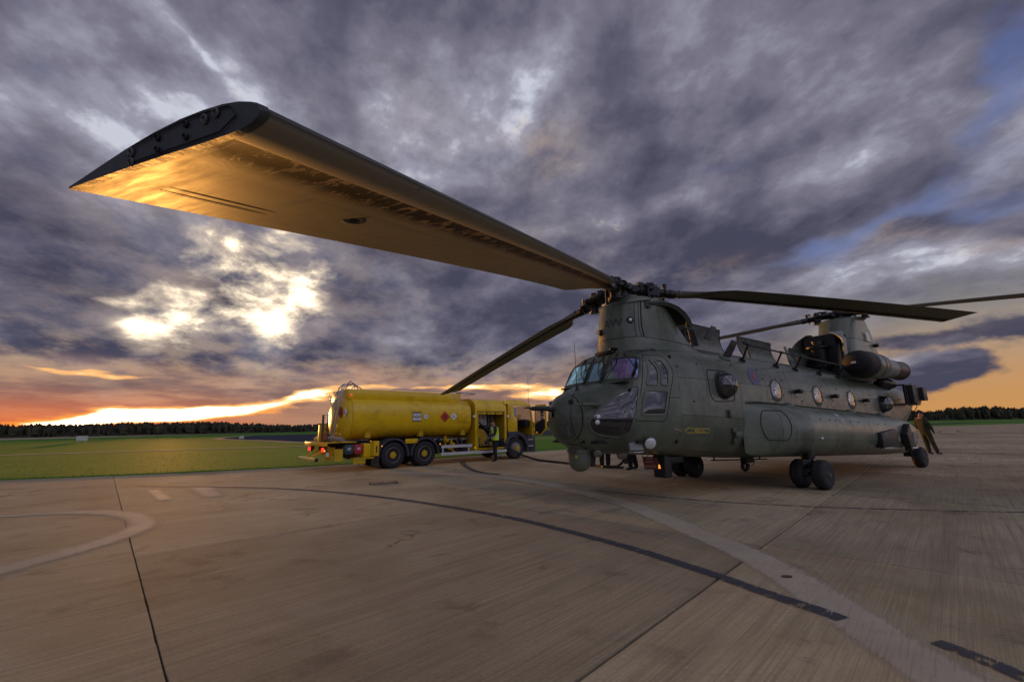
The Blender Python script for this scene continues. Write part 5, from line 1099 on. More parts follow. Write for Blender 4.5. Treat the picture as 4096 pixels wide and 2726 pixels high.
for sg in (1, -1):
    yc = 1.63 if sg > 0 else -1.57
    m = MB(); m.cyl((-4.12, yc, .95), (-4.12, yc, .42), .085, n=16); m.cyl((-4.12, yc-.2, WR), (-4.12, yc+.2, WR), .05, n=12); m.cyl((-4.12, yc, .72), (-4.12, yc, .66), .12, n=16); m.tube([(-4.3, yc*.9, .85), (-4.25, yc, .55), (-4.15, yc, .45)], .03, 6); m.box((-3.72, yc+.05, .60), (.3, .1, .1)); m.tube([(-4.05, yc+.08, .75), (-3.85, yc+.1, .6), (-4.0, yc+.05, .45)], .008, 5); lg = m.build('front_undercarriage', M['hubmetal'], heli)
    for dy in (-.22, .22): wheel((-4.12, yc+dy, WR), WR, .25, lg)
    yc = sg*1.63
    m = MB(); m.cyl((-11.2, yc-sg*.1, .75), (-11.44, yc-sg*.12, WR), .09, .07, 14); m.cyl((-11.46, yc-sg*.16, WR), (-11.46, yc+sg*.05, WR), .05, n=12); m.box((-11.2, yc-sg*.15, .55), (.5, .2, .4)); lg = m.build('rear_undercarriage', M['hubmetal'], heli)
    wheel((-11.46, yc, WR), WR, .26, lg)
# ================================================================ fuel tanker
TX, TY, THD = -4.52, 17.03, R(40.187)
truck = tag(empty('fuel_tanker', (TX, TY, 0), THD), 'yellow airfield fuel tanker lorry with its cab door standing open', 'tanker lorry')
def yellow(name, k=1.0, rough=.28):
    m = mat(name, (.74*k, .48*k, .005), rough, var=.10, vscale=1.2, dirt=(.36*k, .23*k, .008), dirt_amt=.5, dscale=1.1, coat=.25); return m
M['yellow'] = yellow('tanker_yellow'); M['yellow_dirty'] = yellow('grimy_yellow', .75, .45)
M['chassis'] = mat('chassis_dark', (.014, .015, .018), .6, var=.4, vscale=8); M['guard'] = mat('mudguard_plastic', (.045, .050, .066), .5, var=.2, vscale=5)
M['rail'] = mat('white_side_guard', (.62, .63, .66), .45, .2, dirt=(.25, .23, .2), dirt_amt=.4, dscale=6)
M['tube'] = mat('galvanised_tube', (.42, .42, .43), .35, .8, var=.2, vscale=10)
M['diamond_red'] = mat('flame_red_label', (.45, .03, .015), .5); M['label_white'] = mat('label_white', (.78, .78, .78), .5); M['label_black'] = mat('label_black', (.015, .015, .02), .5)
def bx(name, x0, x1, y0, y1, z0, z1, mt, parent=None, bevel=0):
    m = MB(); m.box(((x0+x1)/2, (y0+y1)/2, (z0+z1)/2), (abs(x1-x0), abs(y1-y0), abs(z1-z0))); return m.build(name, mt, parent or truck, bevel=bevel)
W_ = 2.36
# tank shell: rounded box section
def tank_ring(x, k, n=56):
    out = []; cy, cz = W_/2, 1.87; hy, hz = W_/2*k, .80*k
    for j in range(n):
        a = 2*pi*j/n; c, s_ = cos(a), sin(a); e = 3.3 if s_ > 0 else 2.7; r_ = (abs(c)**e+abs(s_)**e)**(-1/e); out.append(Vector((x, cy+hy*r_*c, cz+hz*r_*s_)))
    return out
m = MB(); m.rings([tank_ring(-1.645, .985), tank_ring(-1.64, 1.0), tank_ring(3.52, 1.0), tank_ring(3.53, .985)], True, False, False); tk = m.build('tank', M['yellow'], truck, 60)
m = MB(); m.rings([tank_ring(-1.64, .988), tank_ring(-1.72, .93), tank_ring(-1.80, .75), tank_ring(-1.85, .45), tank_ring(-1.86, .05)], True, False, True); m.build('rear_dished_end', M['yellow'], tk, 60)
m = MB(); m.rings([tank_ring(3.525, .988), tank_ring(3.62, .90), tank_ring(3.70, .6), tank_ring(3.72, .05)], True, False, True); m.build('front_dished_end', M['yellow_dirty'], tk, 60)
for x in (-1.62, 3.46):
    m = MB(); m.tube(tank_ring(x, 1.003), .016, 5, True); m.build('shell_seam', M['yellow_dirty'], tk)
# coaming along the tank top
m = MB()
for y in (.30, W_-.30): m.prism([(-1.72, y-.02, 2.55), (3.2, y-.02, 2.55), (3.12, y-.02, 2.90), (-1.72, y-.02, 2.93)], (0, .04, 0))
m.box((-1.70, W_/2, 2.73), (.05, W_-.6, .40)); m.box((3.16, W_/2, 2.72), (.05, W_-.6, .36)); m.build('coaming', M['yellow'], tk, bevel=.01)
m = MB(); m.box((.9, W_/2, 2.70), (4.4, 1.2, .03)); m.build('walkway', M['alu'], tk)
for x in (.0, 1.6, 2.7): m = MB(); m.lathe((x, W_/2, 2.7), (0, 0, 1), [(.25, 0), (.25, .08), (.2, .12), (.02, .13)], 20); m.build('manhole_lid', M['steel'], tk)
m = MB(); m.tube([(.1, .38, 2.92), (.1, .38, 3.0), (3.15, .38, 2.98), (4.0, .42, 2.93)], .015, 6); m.tube([(3.0, .40, 2.93), (3.5, .42, 2.98), (4.05, .42, 2.94)], .03, 6); m.tube([(3.5, .45, 2.86), (4.0, .5, 2.93)], .02, 5); m.build('folding_hand_rail', M['tube'], tk)
m = MB(); m.sphere((-1.62, .26, 2.70), .03, 8, 6); m.build('marker_lamp', M['red_lamp'], tk)
for x in (-.98, 1.20, 3.20):
    m = MB(); m.prism([(x-.10, .20, 1.36), (x+.10, .20, 1.36), (x+.10, .30, 1.18), (x-.10, .30, 1.18)], (0, .02, 0)); m.box((x, .22, 1.25), (.20, .16, .2)); m.build('tank_cradle', M['yellow_dirty'], tk)
# flat labels on the near side
def plate(name, pts, mt, parent, off=.0): m = MB(); m.slab(pts, .004); return m.build(name, mt, parent, 0)
ys = lambda z: W_/2-W_/2*(1-abs((z-1.87)/.80)**(3.3 if z > 1.87 else 2.7))**(1/(3.3 if z > 1.87 else 2.7))-.008
def sq(x0, x1, z0, z1, d_=0): return [(x0, ys(z0)-d_, z0), (x1, ys(z0)-d_, z0), (x1, ys(z1)-d_, z1), (x0, ys(z1)-d_, z1)]
sg_ = plate('fuel_grade_sign', sq(.74, 1.12, 1.73, 2.09), M['label_black'], tk)
for z0, z1, t in ((1.935, 2.05, 'AVTUR/FSII'), (1.765, 1.89, 'F-34')):
    plate('white_panel', sq(.755, 1.105, z0, z1, .004), M['label_white'], sg_); zc = (z0+z1)/2
    text_mesh('lettering', t, .075 if len(t) > 5 else .115, M['label_black'], sg_, axes((.93, ys(zc)-.0095, zc), (1, 0, 0), (0, 0, 1)))
m = MB(); m.box((.93, ys(2.0)+.0, 2.115), (.42, .01, .02)); m.build('sign_frame', M['yellow_dirty'], sg_)
ga = MB(); ga.lathe((1.33, .045, 1.915), (0, -1, 0), [(.125, -.04), (.125, .045), (.10, .05), (.10, .035)], 28); g_ = ga.build('tank_gauge', M['yellow_dirty'], tk)
m = MB(); m.lathe((1.33, .0, 1.915), (0, -1, 0), [(.098, -.01), (.098, .012), (.001, .014)], 24); m.build('dial', M['label_white'], g_)
m = MB(); m.box((1.345, -.018, 1.93), (.10, .006, .012), Euler((0, R(-45), 0)).to_matrix()); m.box((1.33, -.018, 1.915), (.03, .006, .03)); m.build('needle', M['label_black'], g_)
def diamond(name, x, z, r_, mt, parent, pt=None):
    if pt is None: pts = [(x, ys(z-r_)-.004, z-r_), (x+r_, ys(z)-.004, z), (x, ys(z+r_)-.004, z+r_), (x-r_, ys(z)-.004, z)]
    else: pts = pt
    return plate(name, pts, mt, parent)
d1 = diamond('flammable_diamond', 2.21, 1.91, .225, M['diamond_red'], tk)
m = MB(); m.add([(2.21+dx, -.012, 1.935+dz) for dx, dz in ((-.035, -.03), (-.03, -.055), (.03, -.055), (.04, -.02), (.03, .03), (.015, .01), (.01, .07), (-.02, .03), (-.025, .0))], [tuple(range(9))]); m.box((2.21, -.013, 1.865), (.10, .004, .008)); m.build('flame_symbol', M['label_black'], d1, 0)
d2 = diamond('environment_diamond', 2.64, 1.93, .165, M['label_white'], tk)
m = MB(); m.box((2.62, -.012, 1.94), (.014, .004, .10)); m.box((2.645, -.012, 1.965), (.05, .004, .010), Euler((0, R(-30), 0)).to_matrix()); m.box((2.60, -.012, 1.93), (.035, .004, .010), Euler((0, R(30), 0)).to_matrix()); m.add([(2.60, -.013, 1.885), (2.70, -.013, 1.885), (2.70, -.013, 1.905), (2.67, -.013, 1.915), (2.63, -.013, 1.898)], [(0, 1, 2, 3, 4)]); m.build('tree_and_fish_symbol', M['label_black'], d2, 0)
pn = bx('side_locker', 2.84, 3.50, -.012, .06, 1.68, 2.13, M['yellow'], tk, .012)
bx('locker_handle', 2.87, 3.48, -.03, -.013, 1.72, 1.735, M['yellow_dirty'], pn)
# rear labels
for nm, y0, z0, r_, mt, xx in (('flammable_diamond', .58, 2.08, .23, 'diamond_red', -1.875), ('environment_diamond', .24, 2.08, .17, 'label_white', -1.825)):
    m = MB(); m.slab([(xx, y0, z0-r_), (xx, y0+r_*.9, z0), (xx, y0, z0+r_), (xx+.03, y0-r_*.9, z0)], .006); o = m.build(nm, M[mt], tk, 0)
    m = MB(); m.box((xx-.012, y0, z0+.0), (.004, .02, .12)); m.box((xx-.012, y0-.03, z0-.055), (.004, .10, .025)); m.box((xx-.012, y0+.02, z0+.02), (.004, .06, .012), Euler((R(35), 0, 0)).to_matrix()); m.build('symbol', M['label_black'], o, 0)
bx('rear_inspection_hatch', -1.80, -1.70, .35, 1.0, 1.25, 1.75, M['yellow_dirty'], tk, .05)
# chassis
m = MB()
for y in (.75, 1.6): m.box((2.2, y, .90), (9.4, .09, .26))
for x in (-2.3, -.8, .65, 2.4, 4.2, 5.6): m.box((x, 1.18, .9), (.12, .9, .18))
m.box((.65, 1.18, .56), (2.6, .5, .2)); m.cyl((0, .2, .5), (0, 2.1, .5), .09); m.cyl((1.33, .2, .5), (1.33, 2.1, .5), .09); m.cyl((6.08, .2, .48), (6.08, 2.1, .48), .07); m.box((2.9, 1.2, .62), (1.3, 1.7, .35)); m.cyl((4.3, 1.9, .62), (5.4, 1.9, .62), .24, n=16)
m.build('chassis', M['chassis'], truck)
def truck_wheel(x, y, side, dual, steer=False):
    r_ = .485; m = MB(); w = .27; y0 = y
    m.lathe((x, y0, r_), (0, side, 0), [(r_*.58, -w), (r_*.93, -w), (r_, -w+.04), (r_, -.04), (r_*.965, -.005), (r_*.80, .015), (r_*.60, .0), (r_*.58, -.03)], 44); o = m.build('wheel', M['rubber'], truck, 60)
    m = MB()
    if steer: prof = [(r_*.60, 0), (r_*.57, .02), (r_*.54, -.0), (r_*.50, -.02), (r_*.44, .045), (r_*.36, .055), (r_*.26, .06), (r_*.24, .10), (r_*.20, .12), (.001, .125)]
    else: prof = [(r_*.60, 0), (r_*.57, .02), (r_*.54, -.02), (r_*.50, -.11), (r_*.40, -.13), (r_*.29, -.12), (r_*.26, -.02), (r_*.22, .0), (.001, .01)]
    m.lathe((x, y0, r_), (0, side, 0), prof[:7], 36, False, False); m.build('rim', M['rimgrey'], o, 30)
    m = MB(); m.lathe((x, y0, r_), (0, side, 0), prof[5:], 28, False, True); m.build('hub', M['yellow_dirty'], o, 40)
    for k in range(10):
        a = 2*pi*k/10; rr_ = r_*(.31 if not steer else .31); yy = y0+side*(-.11 if not steer else .06); m = MB(); m.cyl((x+rr_*cos(a), yy, r_+rr_*sin(a)), (x+rr_*cos(a), yy+side*.03, r_+rr_*sin(a)), .018, n=6); m.build('wheel_nut', M['steel'], o)
    m = MB()
    for gg in (.3, .5, .7): m.tube([(x+r_*1.001*cos(R(12*k)), y0-side*w*gg, r_+r_*1.001*sin(R(12*k))) for k in range(30)], .008, 4, True)
    m.build('tread_groove', M['seam'], o)
    if dual:
        m = MB(); m.lathe((x, y0-side*.30, r_), (0, side, 0), [(r_*.55, -w), (r_*.93, -w), (r_, -w+.04), (r_, -.04), (r_*.93, 0), (r_*.55, 0)], 36); m.build('inner_tyre', M['rubber'], o, 60)
M['rimgrey'] = mat('wheel_rim_paint', (.28, .28, .28), .45, .4, dirt=(.12, .07, .03), dirt_amt=.7, dscale=9)
for x, st_ in ((0, False), (1.33, False), (6.08, True)):
    truck_wheel(x, .03, -1, not st_, st_); truck_wheel(x, W_-.03, 1, not st_, st_)
def guard(x, a0, a1, r0=.58, parent=truck, mt='guard', ylo=-.02, yhi=.62, th=.05, name='mudguard'):
    for yl, yh in ((ylo, yhi), (W_-yhi, W_-ylo)):
        m = MB(); A_ = [R(a0+(a1-a0)*i/18) for i in range(19)]
        m.rings([[Vector((x+r_*cos(a), y, .485+r_*sin(a))) for r_, y in ((r0, yl), (r0+th, yl), (r0+th, yh), (r0, yh))] for a in A_]); m.build(name, M[mt], parent, 50)
guard(0, -5, 185, .56, th=.07); guard(1.33, -5, 185, .56, th=.07); guard(6.10, 10, 178, .60, ylo=-.05, yhi=.5, th=.16)
bx('mudflap', -.62, -.58, -.0, .62, .10, .62, M['guard']); bx('mudflap', -.62, -.58, W_-.62, W_, .10, .62, M['guard'])
bx('bogie_valance', .46, .98, -.02, .0, .90, 1.07, M['yellow'], None, .005)
for x, z in ((-.49, .84), (1.99, .82), (3.72, .60)): m = MB(); m.sphere((x, -.02, z), .024, 8, 6); m.build('side_lamp', M['amber_lamp'], truck)
for x0, x1, z in ((2.05, 3.56, .71), (2.05, 3.76, .42), (3.77, 5.48, .41)): bx('side_guard_rail', x0, x1, -.03, .0, z-.055, z+.055, M['rail'])
for x in (2.12, 3.4): bx('rail_bracket', x, x+.05, .005, .04, .37, .75, M['rail'])
# pumping pipework under the tank
rr = random.Random(5)
for k, (x, z) in enumerate(((2.15, .86), (2.75, .78), (3.15, .88), (2.45, .95))):
    m = MB(); m.cyl((x, .35, z), (x, .15, z), .07, n=12); m.cyl((x, .35, z+.18), (x, .35, z-.25), .055, n=10); m.sphere((x, .32, z), .10, 10, 8); m.tube([(x, .35, z-.2), (x+.15, .3, z-.35), (x+.35, .28, z-.38)], .045, 8); m.build('delivery_valve', M['yellow_dirty'] if k % 2 else M['chassis'], truck)
m = MB(); m.cyl((1.95, .45, .98), (3.6, .45, .98), .05); m.cyl((2.0, .5, .6), (3.7, .5, .6), .09); m.tube([(2.9, .25, 1.05), (2.96, .2, .85), (3.05, .2, .75)], .02, 6); m.tube([(3.3, .25, 1.05), (3.2, .2, .85), (3.12, .2, .75)], .02, 6); m.build('manifold', M['steel'], truck)
# pump module behind the cab
mod = truck
def mod_ring(x, y_in=0.0):
    return [Vector((x, y, z)) for y, z in ((0, .50), (0, 2.26), (.03, 2.42), (.12, 2.56), (.28, 2.66), (.5, 2.72), (W_/2, 2.74), (W_-.5, 2.72), (W_-.28, 2.66), (W_-.12, 2.56), (W_-.03, 2.42), (W_, 2.26), (W_, .50))]
m = MB(); a = mod_ring(3.74); c = mod_ring(5.50)
m.rings([a[1:], c[1:]], False, False, False); pm = m.build('pump_module_roof', M['yellow'], truck, 60)
m = MB(); m.add(a, [tuple(range(13))]); m.build('pump_module_rear_wall', M['yellow_dirty'], truck, 0); m = MB(); m.add(c, [tuple(range(13))]); m.build('pump_module_front_wall', M['yellow_dirty'], truck, 0)
m = MB()
for (x0, x1, z0, z1) in ((3.74, 3.88, .50, 2.26), (5.38, 5.50, .50, 2.26), (3.88, 5.38, 2.16, 2.26), (3.88, 5.38, .50, .56)): m.box(((x0+x1)/2, .03, (z0+z1)/2), (x1-x0, .06, z1-z0))
m.build('pump_module_frame', M['yellow'], truck, bevel=.006)
m = MB()
for (x0, x1, z0, z1) in ((3.86, 3.90, .54, 2.18), (5.36, 5.40, .54, 2.18), (3.88, 5.38, 2.14, 2.18), (3.88, 5.38, .54, .58)): m.box(((x0+x1)/2, -.012, (z0+z1)/2), (x1-x0, .024, z1-z0))
m.build('shutter_guide', M['yellow_dirty'], truck)
for k in range(3): bx('shutter_slat', 3.95+.48*k, 4.38+.48*k, .04, .07, 2.02, 2.14, M['yellow'], None, .01)
bx('pump_room_wall', 3.78, 5.46, 1.15, 1.18, .55, 2.6, M['chassis']); bx('pump_room_floor', 3.78, 5.46, .07, 1.15, .50, .54, M['chassis'])
cp = bx('control_panel', 4.33, 4.86, .70, .76, 1.56, 2.02, M['label_white'], None, .01)
for x in (4.50, 4.69):
    m = MB(); m.lathe((x, .69, 1.88), (0, -1, 0), [(.065, 0), (.065, .02), (.05, .022), (.001, .02)], 18); m.build('pressure_gauge', M['steel'], cp)
for x in (4.47, 4.55, 4.66, 4.74):
    for z in (1.63, 1.69): bx('switch_label', x-.02, x+.02, .690, .698, z-.016, z+.016, M['label_black'], cp)
bx('hose_reel_cover', 4.02, 4.30, .72, .8, 1.56, 2.02, mat('dark_blue_paint', (.02, .03, .10), .5)); bx('notice_board', 3.92, 4.02, .6, .65, 1.62, 1.98, M['label_white'])
for x in (4.92, 5.05, 5.18, 5.27): m = MB(); m.cyl((x, .75, 1.45), (x, .75, 2.05), .028, n=8); m.build('standpipe', M['tube'], truck)
m = MB()
for k in range(5): m.tube([(4.35+.33*cos(R(15*j)), .55+.06*k, 1.0+.33*sin(R(15*j))) for j in range(24)], .035, 6, True)
m.build('coiled_hose', M['rubber'], truck)
m = MB(); m.lathe((4.35, .5, 1.0), (0, 1, 0), [(.40, 0), (.40, .02), (.1, .03), (.1, .3), (.40, .31), (.40, .33)], 30); m.cyl((4.35, .45, 1.0), (4.35, .9, 1.0), .06); m.build('hose_reel', M['yellow_dirty'], truck)
for k in range(9):
    x = 4.0+.16*k; m = MB(); m.cyl((x, .5, .6), (x, .5, .75+.1*(k % 3)), .035, n=8); m.sphere((x, .5, .75+.1*(k % 3)), .06, 8, 6); m.box((x, .42, .68), (.08, .1, .06)); m.build('valve', M['steel'] if k % 3 else M['yellow_dirty'], truck)
for x in (3.69, 5.58): m = MB(); m.lathe((x, -.0, 1.93), (0, -1, 0), [(.055, -.03), (.06, .03), (.04, .04), (.001, .03)], 16); m.build('work_lamp', M['lens'], truck)
# cab
def cab_profile(y): return y
CB = [(5.62, .62), (5.62, 2.52), (5.72, 2.60), (6.3, 2.66), (6.85, 2.60), (7.02, 2.46), (7.16, 1.9), (7.24, 1.35), (7.26, .9), (7.26, .62)]
m = MB(); 
roof = [(5.40, 2.50), (5.45, 2.66), (5.9, 2.72), (6.5, 2.70), (6.85, 2.62), (6.98, 2.50)]
m.rings([[Vector((x, y+(.10 if z > 2.6 else 0)*(1 if y < 1 else -1), z)) for x, z in roof] for y in (.02, W_/2, W_-.02)], False, False, False)
for y in (.02, W_-.02): m.add([(x, y+(.10 if z > 2.6 else 0)*(1 if y < 1 else -1), z) for x, z in roof], [tuple(range(6))])
m.build('cab_roof', M['yellow'], truck, 50)
def panel(name, pts, y, th, mt, holes=None): m = MB(); m.prism([(x, y, z) for x, z in pts], (0, th, 0)); return m.build(name, mt, truck, 40, bevel=.004)
for y, th, s_ in ((.02, .05, 1), (W_-.02, -.05, -1)):
    panel('cab_side', [(5.62, 1.24), (6.18, 1.24), (6.18, 1.90), (5.98, 1.92), (5.95, 2.42), (7.0, 2.42), (7.03, 2.50), (5.62, 2.50)] if s_ > 0 else [(5.62, 1.24), (7.2, 1.24), (7.1, 1.7), (5.98, 1.7), (5.98, 2.42), (7.0, 2.42), (7.03, 2.5), (5.62, 2.50)], y, th, M['yellow'])
    m = MB(); m.prism([(6.98, y, 2.46), (7.05, y, 2.46), (7.20, y, 1.6), (7.20, y, .95), (7.12, y, .95), (7.12, y, 1.6)], (0, th, 0)); m.build('windscreen_pillar', M['yellow'], truck)
    for k in range(7): bx('cab_louvre', 5.66, 5.84, y-.012 if s_ > 0 else y, y if s_ > 0 else y+.012, 1.78+.09*k, 1.80+.09*k, M['yellow_dirty'])
    m = MB(); m.prism([(6.02, y+.02*s_, 1.96), (6.14, y+.02*s_, 1.96), (6.14, y+.02*s_, 2.36), (6.02, y+.02*s_, 2.36)], (0, .01*s_, 0)); m.build('rear_quarter_window', M['glass'], truck)
bx('door_lining', 5.68, 7.12, W_-.12, W_-.075, 1.08, 1.72, M['chassis']); bx('rear_wall_lining', 5.665, 5.70, .10, W_-.12, 1.08, 2.45, M['chassis'])
bx('cab_rear_wall', 5.62, 5.66, .07, W_-.07, 1.0, 2.5, M['yellow_dirty']); bx('cab_floor', 5.66, 7.15, .07, W_-.07, 1.02, 1.08, M['chassis'])
m = MB(); m.prism([(7.20, .07, 1.0), (7.24, .07, 1.0), (7.12, .07, 1.75), (7.08, .07, 1.75)], (0, W_-.14, 0)); m.build('cab_front', M['yellow'], truck)
m = MB(); m.prism([(7.11, .08, 1.75), (7.115, .08, 1.75), (7.01, .08, 2.44), (7.00, .08, 2.44)], (0, W_-.16, 0)); m.build('windscreen', glass('clear_windscreen', refl=.6, see=.96, tint=(.93, .95, .95)), truck)
bx('front_bumper', 6.85, 7.30, .0, W_, .28, .95, M['guard'], None, .05)
m = MB(); m.prism([(6.72, .0, .30), (7.22, .0, .26), (7.25, .0, .98), (7.10, .0, 1.06), (6.80, .0, 1.06), (6.78, .0, .7)], (0, .4, 0)); m.build('step_well', M['guard'], truck, bevel=.02)
for z in (.56, .85): bx('step', 6.82, 7.12, -.03, .06, z-.018, z+.018, M['rail'])
bx('cab_sill', 5.58, 6.25, .0, .5, .95, 1.24, M['guard'], None, .03)
bx('air_intake', 5.52, 5.62, .05, .5, .8, 1.3, M['chassis'], None, .02)
m = MB(); m.box((6.15, .55, 1.35), (.5, .5, .14)); m.box((5.92, .55, 1.68), (.12, .46, .62)); m.build('driver_seat', M['seat'], truck, bevel=.03); m = MB(); m.box((6.15, 1.75, 1.35), (.5, .5, .14)); m.box((5.92, 1.75, 1.68), (.12, .46, .62)); m.build('passenger_seat', M['seat'], truck, bevel=.03)
bx('dashboard', 6.75, 7.05, .1, W_-.1, 1.45, 1.78, M['chassis'], None, .05)
m = MB(); ctr = Vector((6.60, .55, 1.90)); ax_ = Vector((-.5, 0, .85)).normalized(); X_, Y_, Z_ = frame_of(ax_); m.tube([ctr+X_*.21*cos(R(15*k))+Y_*.21*sin(R(15*k)) for k in range(24)], .014, 6, True); m.cyl(ctr-ax_*.25, ctr, .03); m.cyl(ctr-X_*.2, ctr+X_*.2, .012, n=6); m.build('steering_wheel', M['chassis'], truck)
# open door, hinged at the windscreen pillar and swung square to the cab
dr_ = empty('cab_door', (0, 0, 0)); dr_.parent = truck
DX = 7.24
def dpan(name, pts, th, mt): m = MB(); m.prism([(DX, y, z) for y, z in pts], (th, 0, 0)); return m.build(name, mt, dr_, bevel=.006)
out_ = [(-.02, 1.09), (-.46, 1.05), (-.66, 1.20), (-.83, 1.34), (-.80, 2.49), (-.12, 2.49), (-.04, 2.40)]
dpan('door_skin', [(-.02, 1.09), (-.46, 1.05), (-.66, 1.20), (-.83, 1.34), (-.82, 1.82), (-.02, 1.66)], .05, M['yellow'])
dpan('door_trim', [(-.06, 1.14), (-.44, 1.11), (-.62, 1.26), (-.75, 1.38), (-.75, 1.80), (-.06, 1.64)], -.03, M['chassis'])
for pts in ([(-.02, 1.66), (-.08, 1.66), (-.14, 2.44), (-.06, 2.44)], [(-.75, 1.80), (-.83, 1.80), (-.81, 2.49), (-.73, 2.49)], [(-.06, 2.42), (-.12, 2.49), (-.80, 2.49), (-.80, 2.42)]): dpan('window_frame', pts, .04, M['yellow'])
dpan('door_window', [(-.08, 1.66), (-.75, 1.80), (-.735, 2.42), (-.13, 2.42)], .006, bpy.data.materials['clear_windscreen'])
m = MB(); m.box((DX+.22, -.34, 2.06), (.06, .20, .30)); m.tube([(DX+.2, -.34, 2.2), (DX+.2, -.30, 2.36), (DX+.06, -.14, 2.38)], .014, 6); m.box((DX+.20, -.36, 1.80), (.06, .18, .14)); m.build('mirror', M['chassis'], dr_, bevel=.015)
m = MB(); m.sphere((DX-.035, -.22, 1.18), .022, 8, 6); m.build('door_lamp', M['amber_lamp'], dr_)
m = MB(); m.cyl((7.12, .25, 2.42), (7.12, .25, 3.95), .010, .005, 6); m.build('whip_aerial', M['chassis'], truck); m = MB(); m.cyl((6.5, .9, 2.70), (6.5, .9, 3.0), .006, .003, 6); m.build('whip_aerial', M['chassis'], truck)
m = MB(); m.lathe((5.9, .4, 2.70), (0, 0, 1), [(.07, 0), (.07, .02), (.04, .04), (.02, .05)], 14); m.build('beacon', M['yellow_dirty'], truck)
# rear end
bx('rear_platform', -2.45, -1.45, -.02, W_, 1.00, 1.04, M['yellow_dirty']); bx('rear_beam', -2.53, -2.45, -.02, W_, .90, 1.03, M['yellow'], None, .005)
for y0 in (.0, .55): pass
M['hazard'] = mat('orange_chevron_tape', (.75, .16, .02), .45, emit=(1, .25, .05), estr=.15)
for y0 in (.0, 1.72):
    for k in range(4): m = MB(); yy = y0+.15*k; m.add([(-2.534, yy+.02, .91), (-2.534, yy+.09, .91), (-2.534, yy+.14, 1.02), (-2.534, yy+.07, 1.02)], [(0, 1, 2, 3)]); m.build('chevron', M['hazard'], truck, 0)
for y0 in (.08, 1.62):
    o = bx('rear_light_cluster', -2.52, -2.44, y0-.02, y0+.30, .70, .86, M['chassis'])
    for k in range(3): bx('lamp', -2.545, -2.52, y0+.0+.09*k, y0+.07+.09*k, .715, .85, M['red_lamp'], o)
m = MB(); m.sphere((-2.54, -.04, .76), .03, 8, 6); m.build('side_lamp', M['amber_lamp'], truck)
m = MB(); m.cyl((-2.93, -.5, .50), (-2.93, 1.5, .50), .058, n=16); m.build('underrun_bar', M['yellow'], truck); m = MB()
for y in (.25, .85): m.prism([(-2.93, y, .50), (-2.93, y, .56), (-2.3, y, .9), (-2.2, y, .8)], (0, .06, 0))
m.build('bar_arm', M['yellow_dirty'], truck)
for s_, y in ((-1, -.50), (1, 1.5)): m = MB(); m.cyl((-2.93, y, .5), (-2.93, y+.02*s_, .5), .064, n=14); m.build('bar_end_cap', M['chassis'], truck)
m = MB(); m.prism([(-2.30, .35, .85), (-2.05, .35, .85), (-2.2, .35, .4), (-2.45, .35, .42)], (0, .06, 0)); m.box((-2.1, -.1, .6), (.28, .1, .4)); m.box((-2.35, 1.0, .75), (.3, .5, .3)); m.build('tow_frame', M['yellow_dirty'], truck)
bx('number_plate', -2.49, -2.47, -.26, -.02, .57, .70, M['label_white'])
m = MB(); m.cyl((-2.1, 2.35, 1.12), (-2.1, 1.4, 1.12), .09, n=14); m.sphere((-2.1, 2.4, 1.12), .10, 12, 8); m.build('air_bottle', M['yellow'], truck); m = MB(); m.cyl((-2.1, 1.4, 1.12), (-2.1, .55, 1.12), .08, n=14); m.cyl((-2.05, .45, 1.13), (-2.05, -.3, 1.13), .075, n=14); m.build('air_bottle', M['tube'], truck)
for y in (1.08, .76):
    m = MB(); m.tube([(-2.02, y, 1.06), (-1.98, y-.05, 1.7), (-1.93, y-.12, 2.1), (-1.92, y-.15, 2.6), (-1.85, y-.15, 3.0), (-1.7, y-.12, 3.12), (-1.5, y-.12, 3.1)], .024, 7); m.build('ladder_stile', M['tube'], truck)
for k in range(7): z = 1.25+.26*k; m = MB(); m.cyl((-2.0+.012*k, 1.06-.02*k, z), (-2.0+.012*k, .74-.02*k, z), .014, n=6); m.build('rung', M['tube'], truck)
m = MB(); P1 = [(-1.9, .5, 2.5), (-1.85, .52, 2.9), (-1.70, .55, 3.12), (-1.5, .55, 3.14), (-1.3, .55, 3.0), (-1.25, .55, 2.9)]; m.tube(P1, .022, 7); m.tube([(-1.75, .95, 2.7), (-1.6, .9, 3.0), (-1.48, .82, 3.26), (-1.05, .85, 3.0), (-.95, .88, 2.92)], .022, 7); m.tube([(-1.70, .55, 3.12), (-1.48, .82, 3.26)], .016, 6); m.tube([(-1.7, .45, 2.75), (-1.5, .6, 2.95), (-1.3, .9, 3.08), (-1.2, .95, 2.9)], .018, 6); m.tube([(-1.95, 1.0, 2.7), (-1.8, .95, 3.05), (-1.7, .8, 3.15)], .02, 6); m.build('top_guard_hoop', M['tube'], truck)
m = MB(); m.tube([(-2.05, 1.5, 2.85), (-2.02, 1.35, 2.6), (-2.02, 1.15, 2.32), (-1.98, .9, 2.22)], .016, 6); m.tube([(-2.02, 1.0, 2.86), (-2.0, .88, 2.65), (-1.98, .82, 2.45), (-2.0, 1.1, 2.33)], .016, 6); m.tube([(-1.98, .9, 2.22), (-1.95, .7, 2.2), (-1.9, .6, 2.3)], .02, 6); m.build('rubber_strap_arm', M['tube'], truck)
m = MB(); m.tube([(-2.3, 1.15, 1.05), (-2.3, 1.15, 2.0), (-2.3, .54, 2.0), (-2.3, .54, 1.05)], .028, 6); m.tube([(-2.3, 1.07, 1.05), (-2.3, 1.07, 1.97)], .03, 6); m.cyl((-2.3, 1.15, 1.5), (-2.3, .54, 1.5), .02, n=6); m.build('folding_step', mat('rusty_red_frame', (.12, .05, .03), .6), truck)
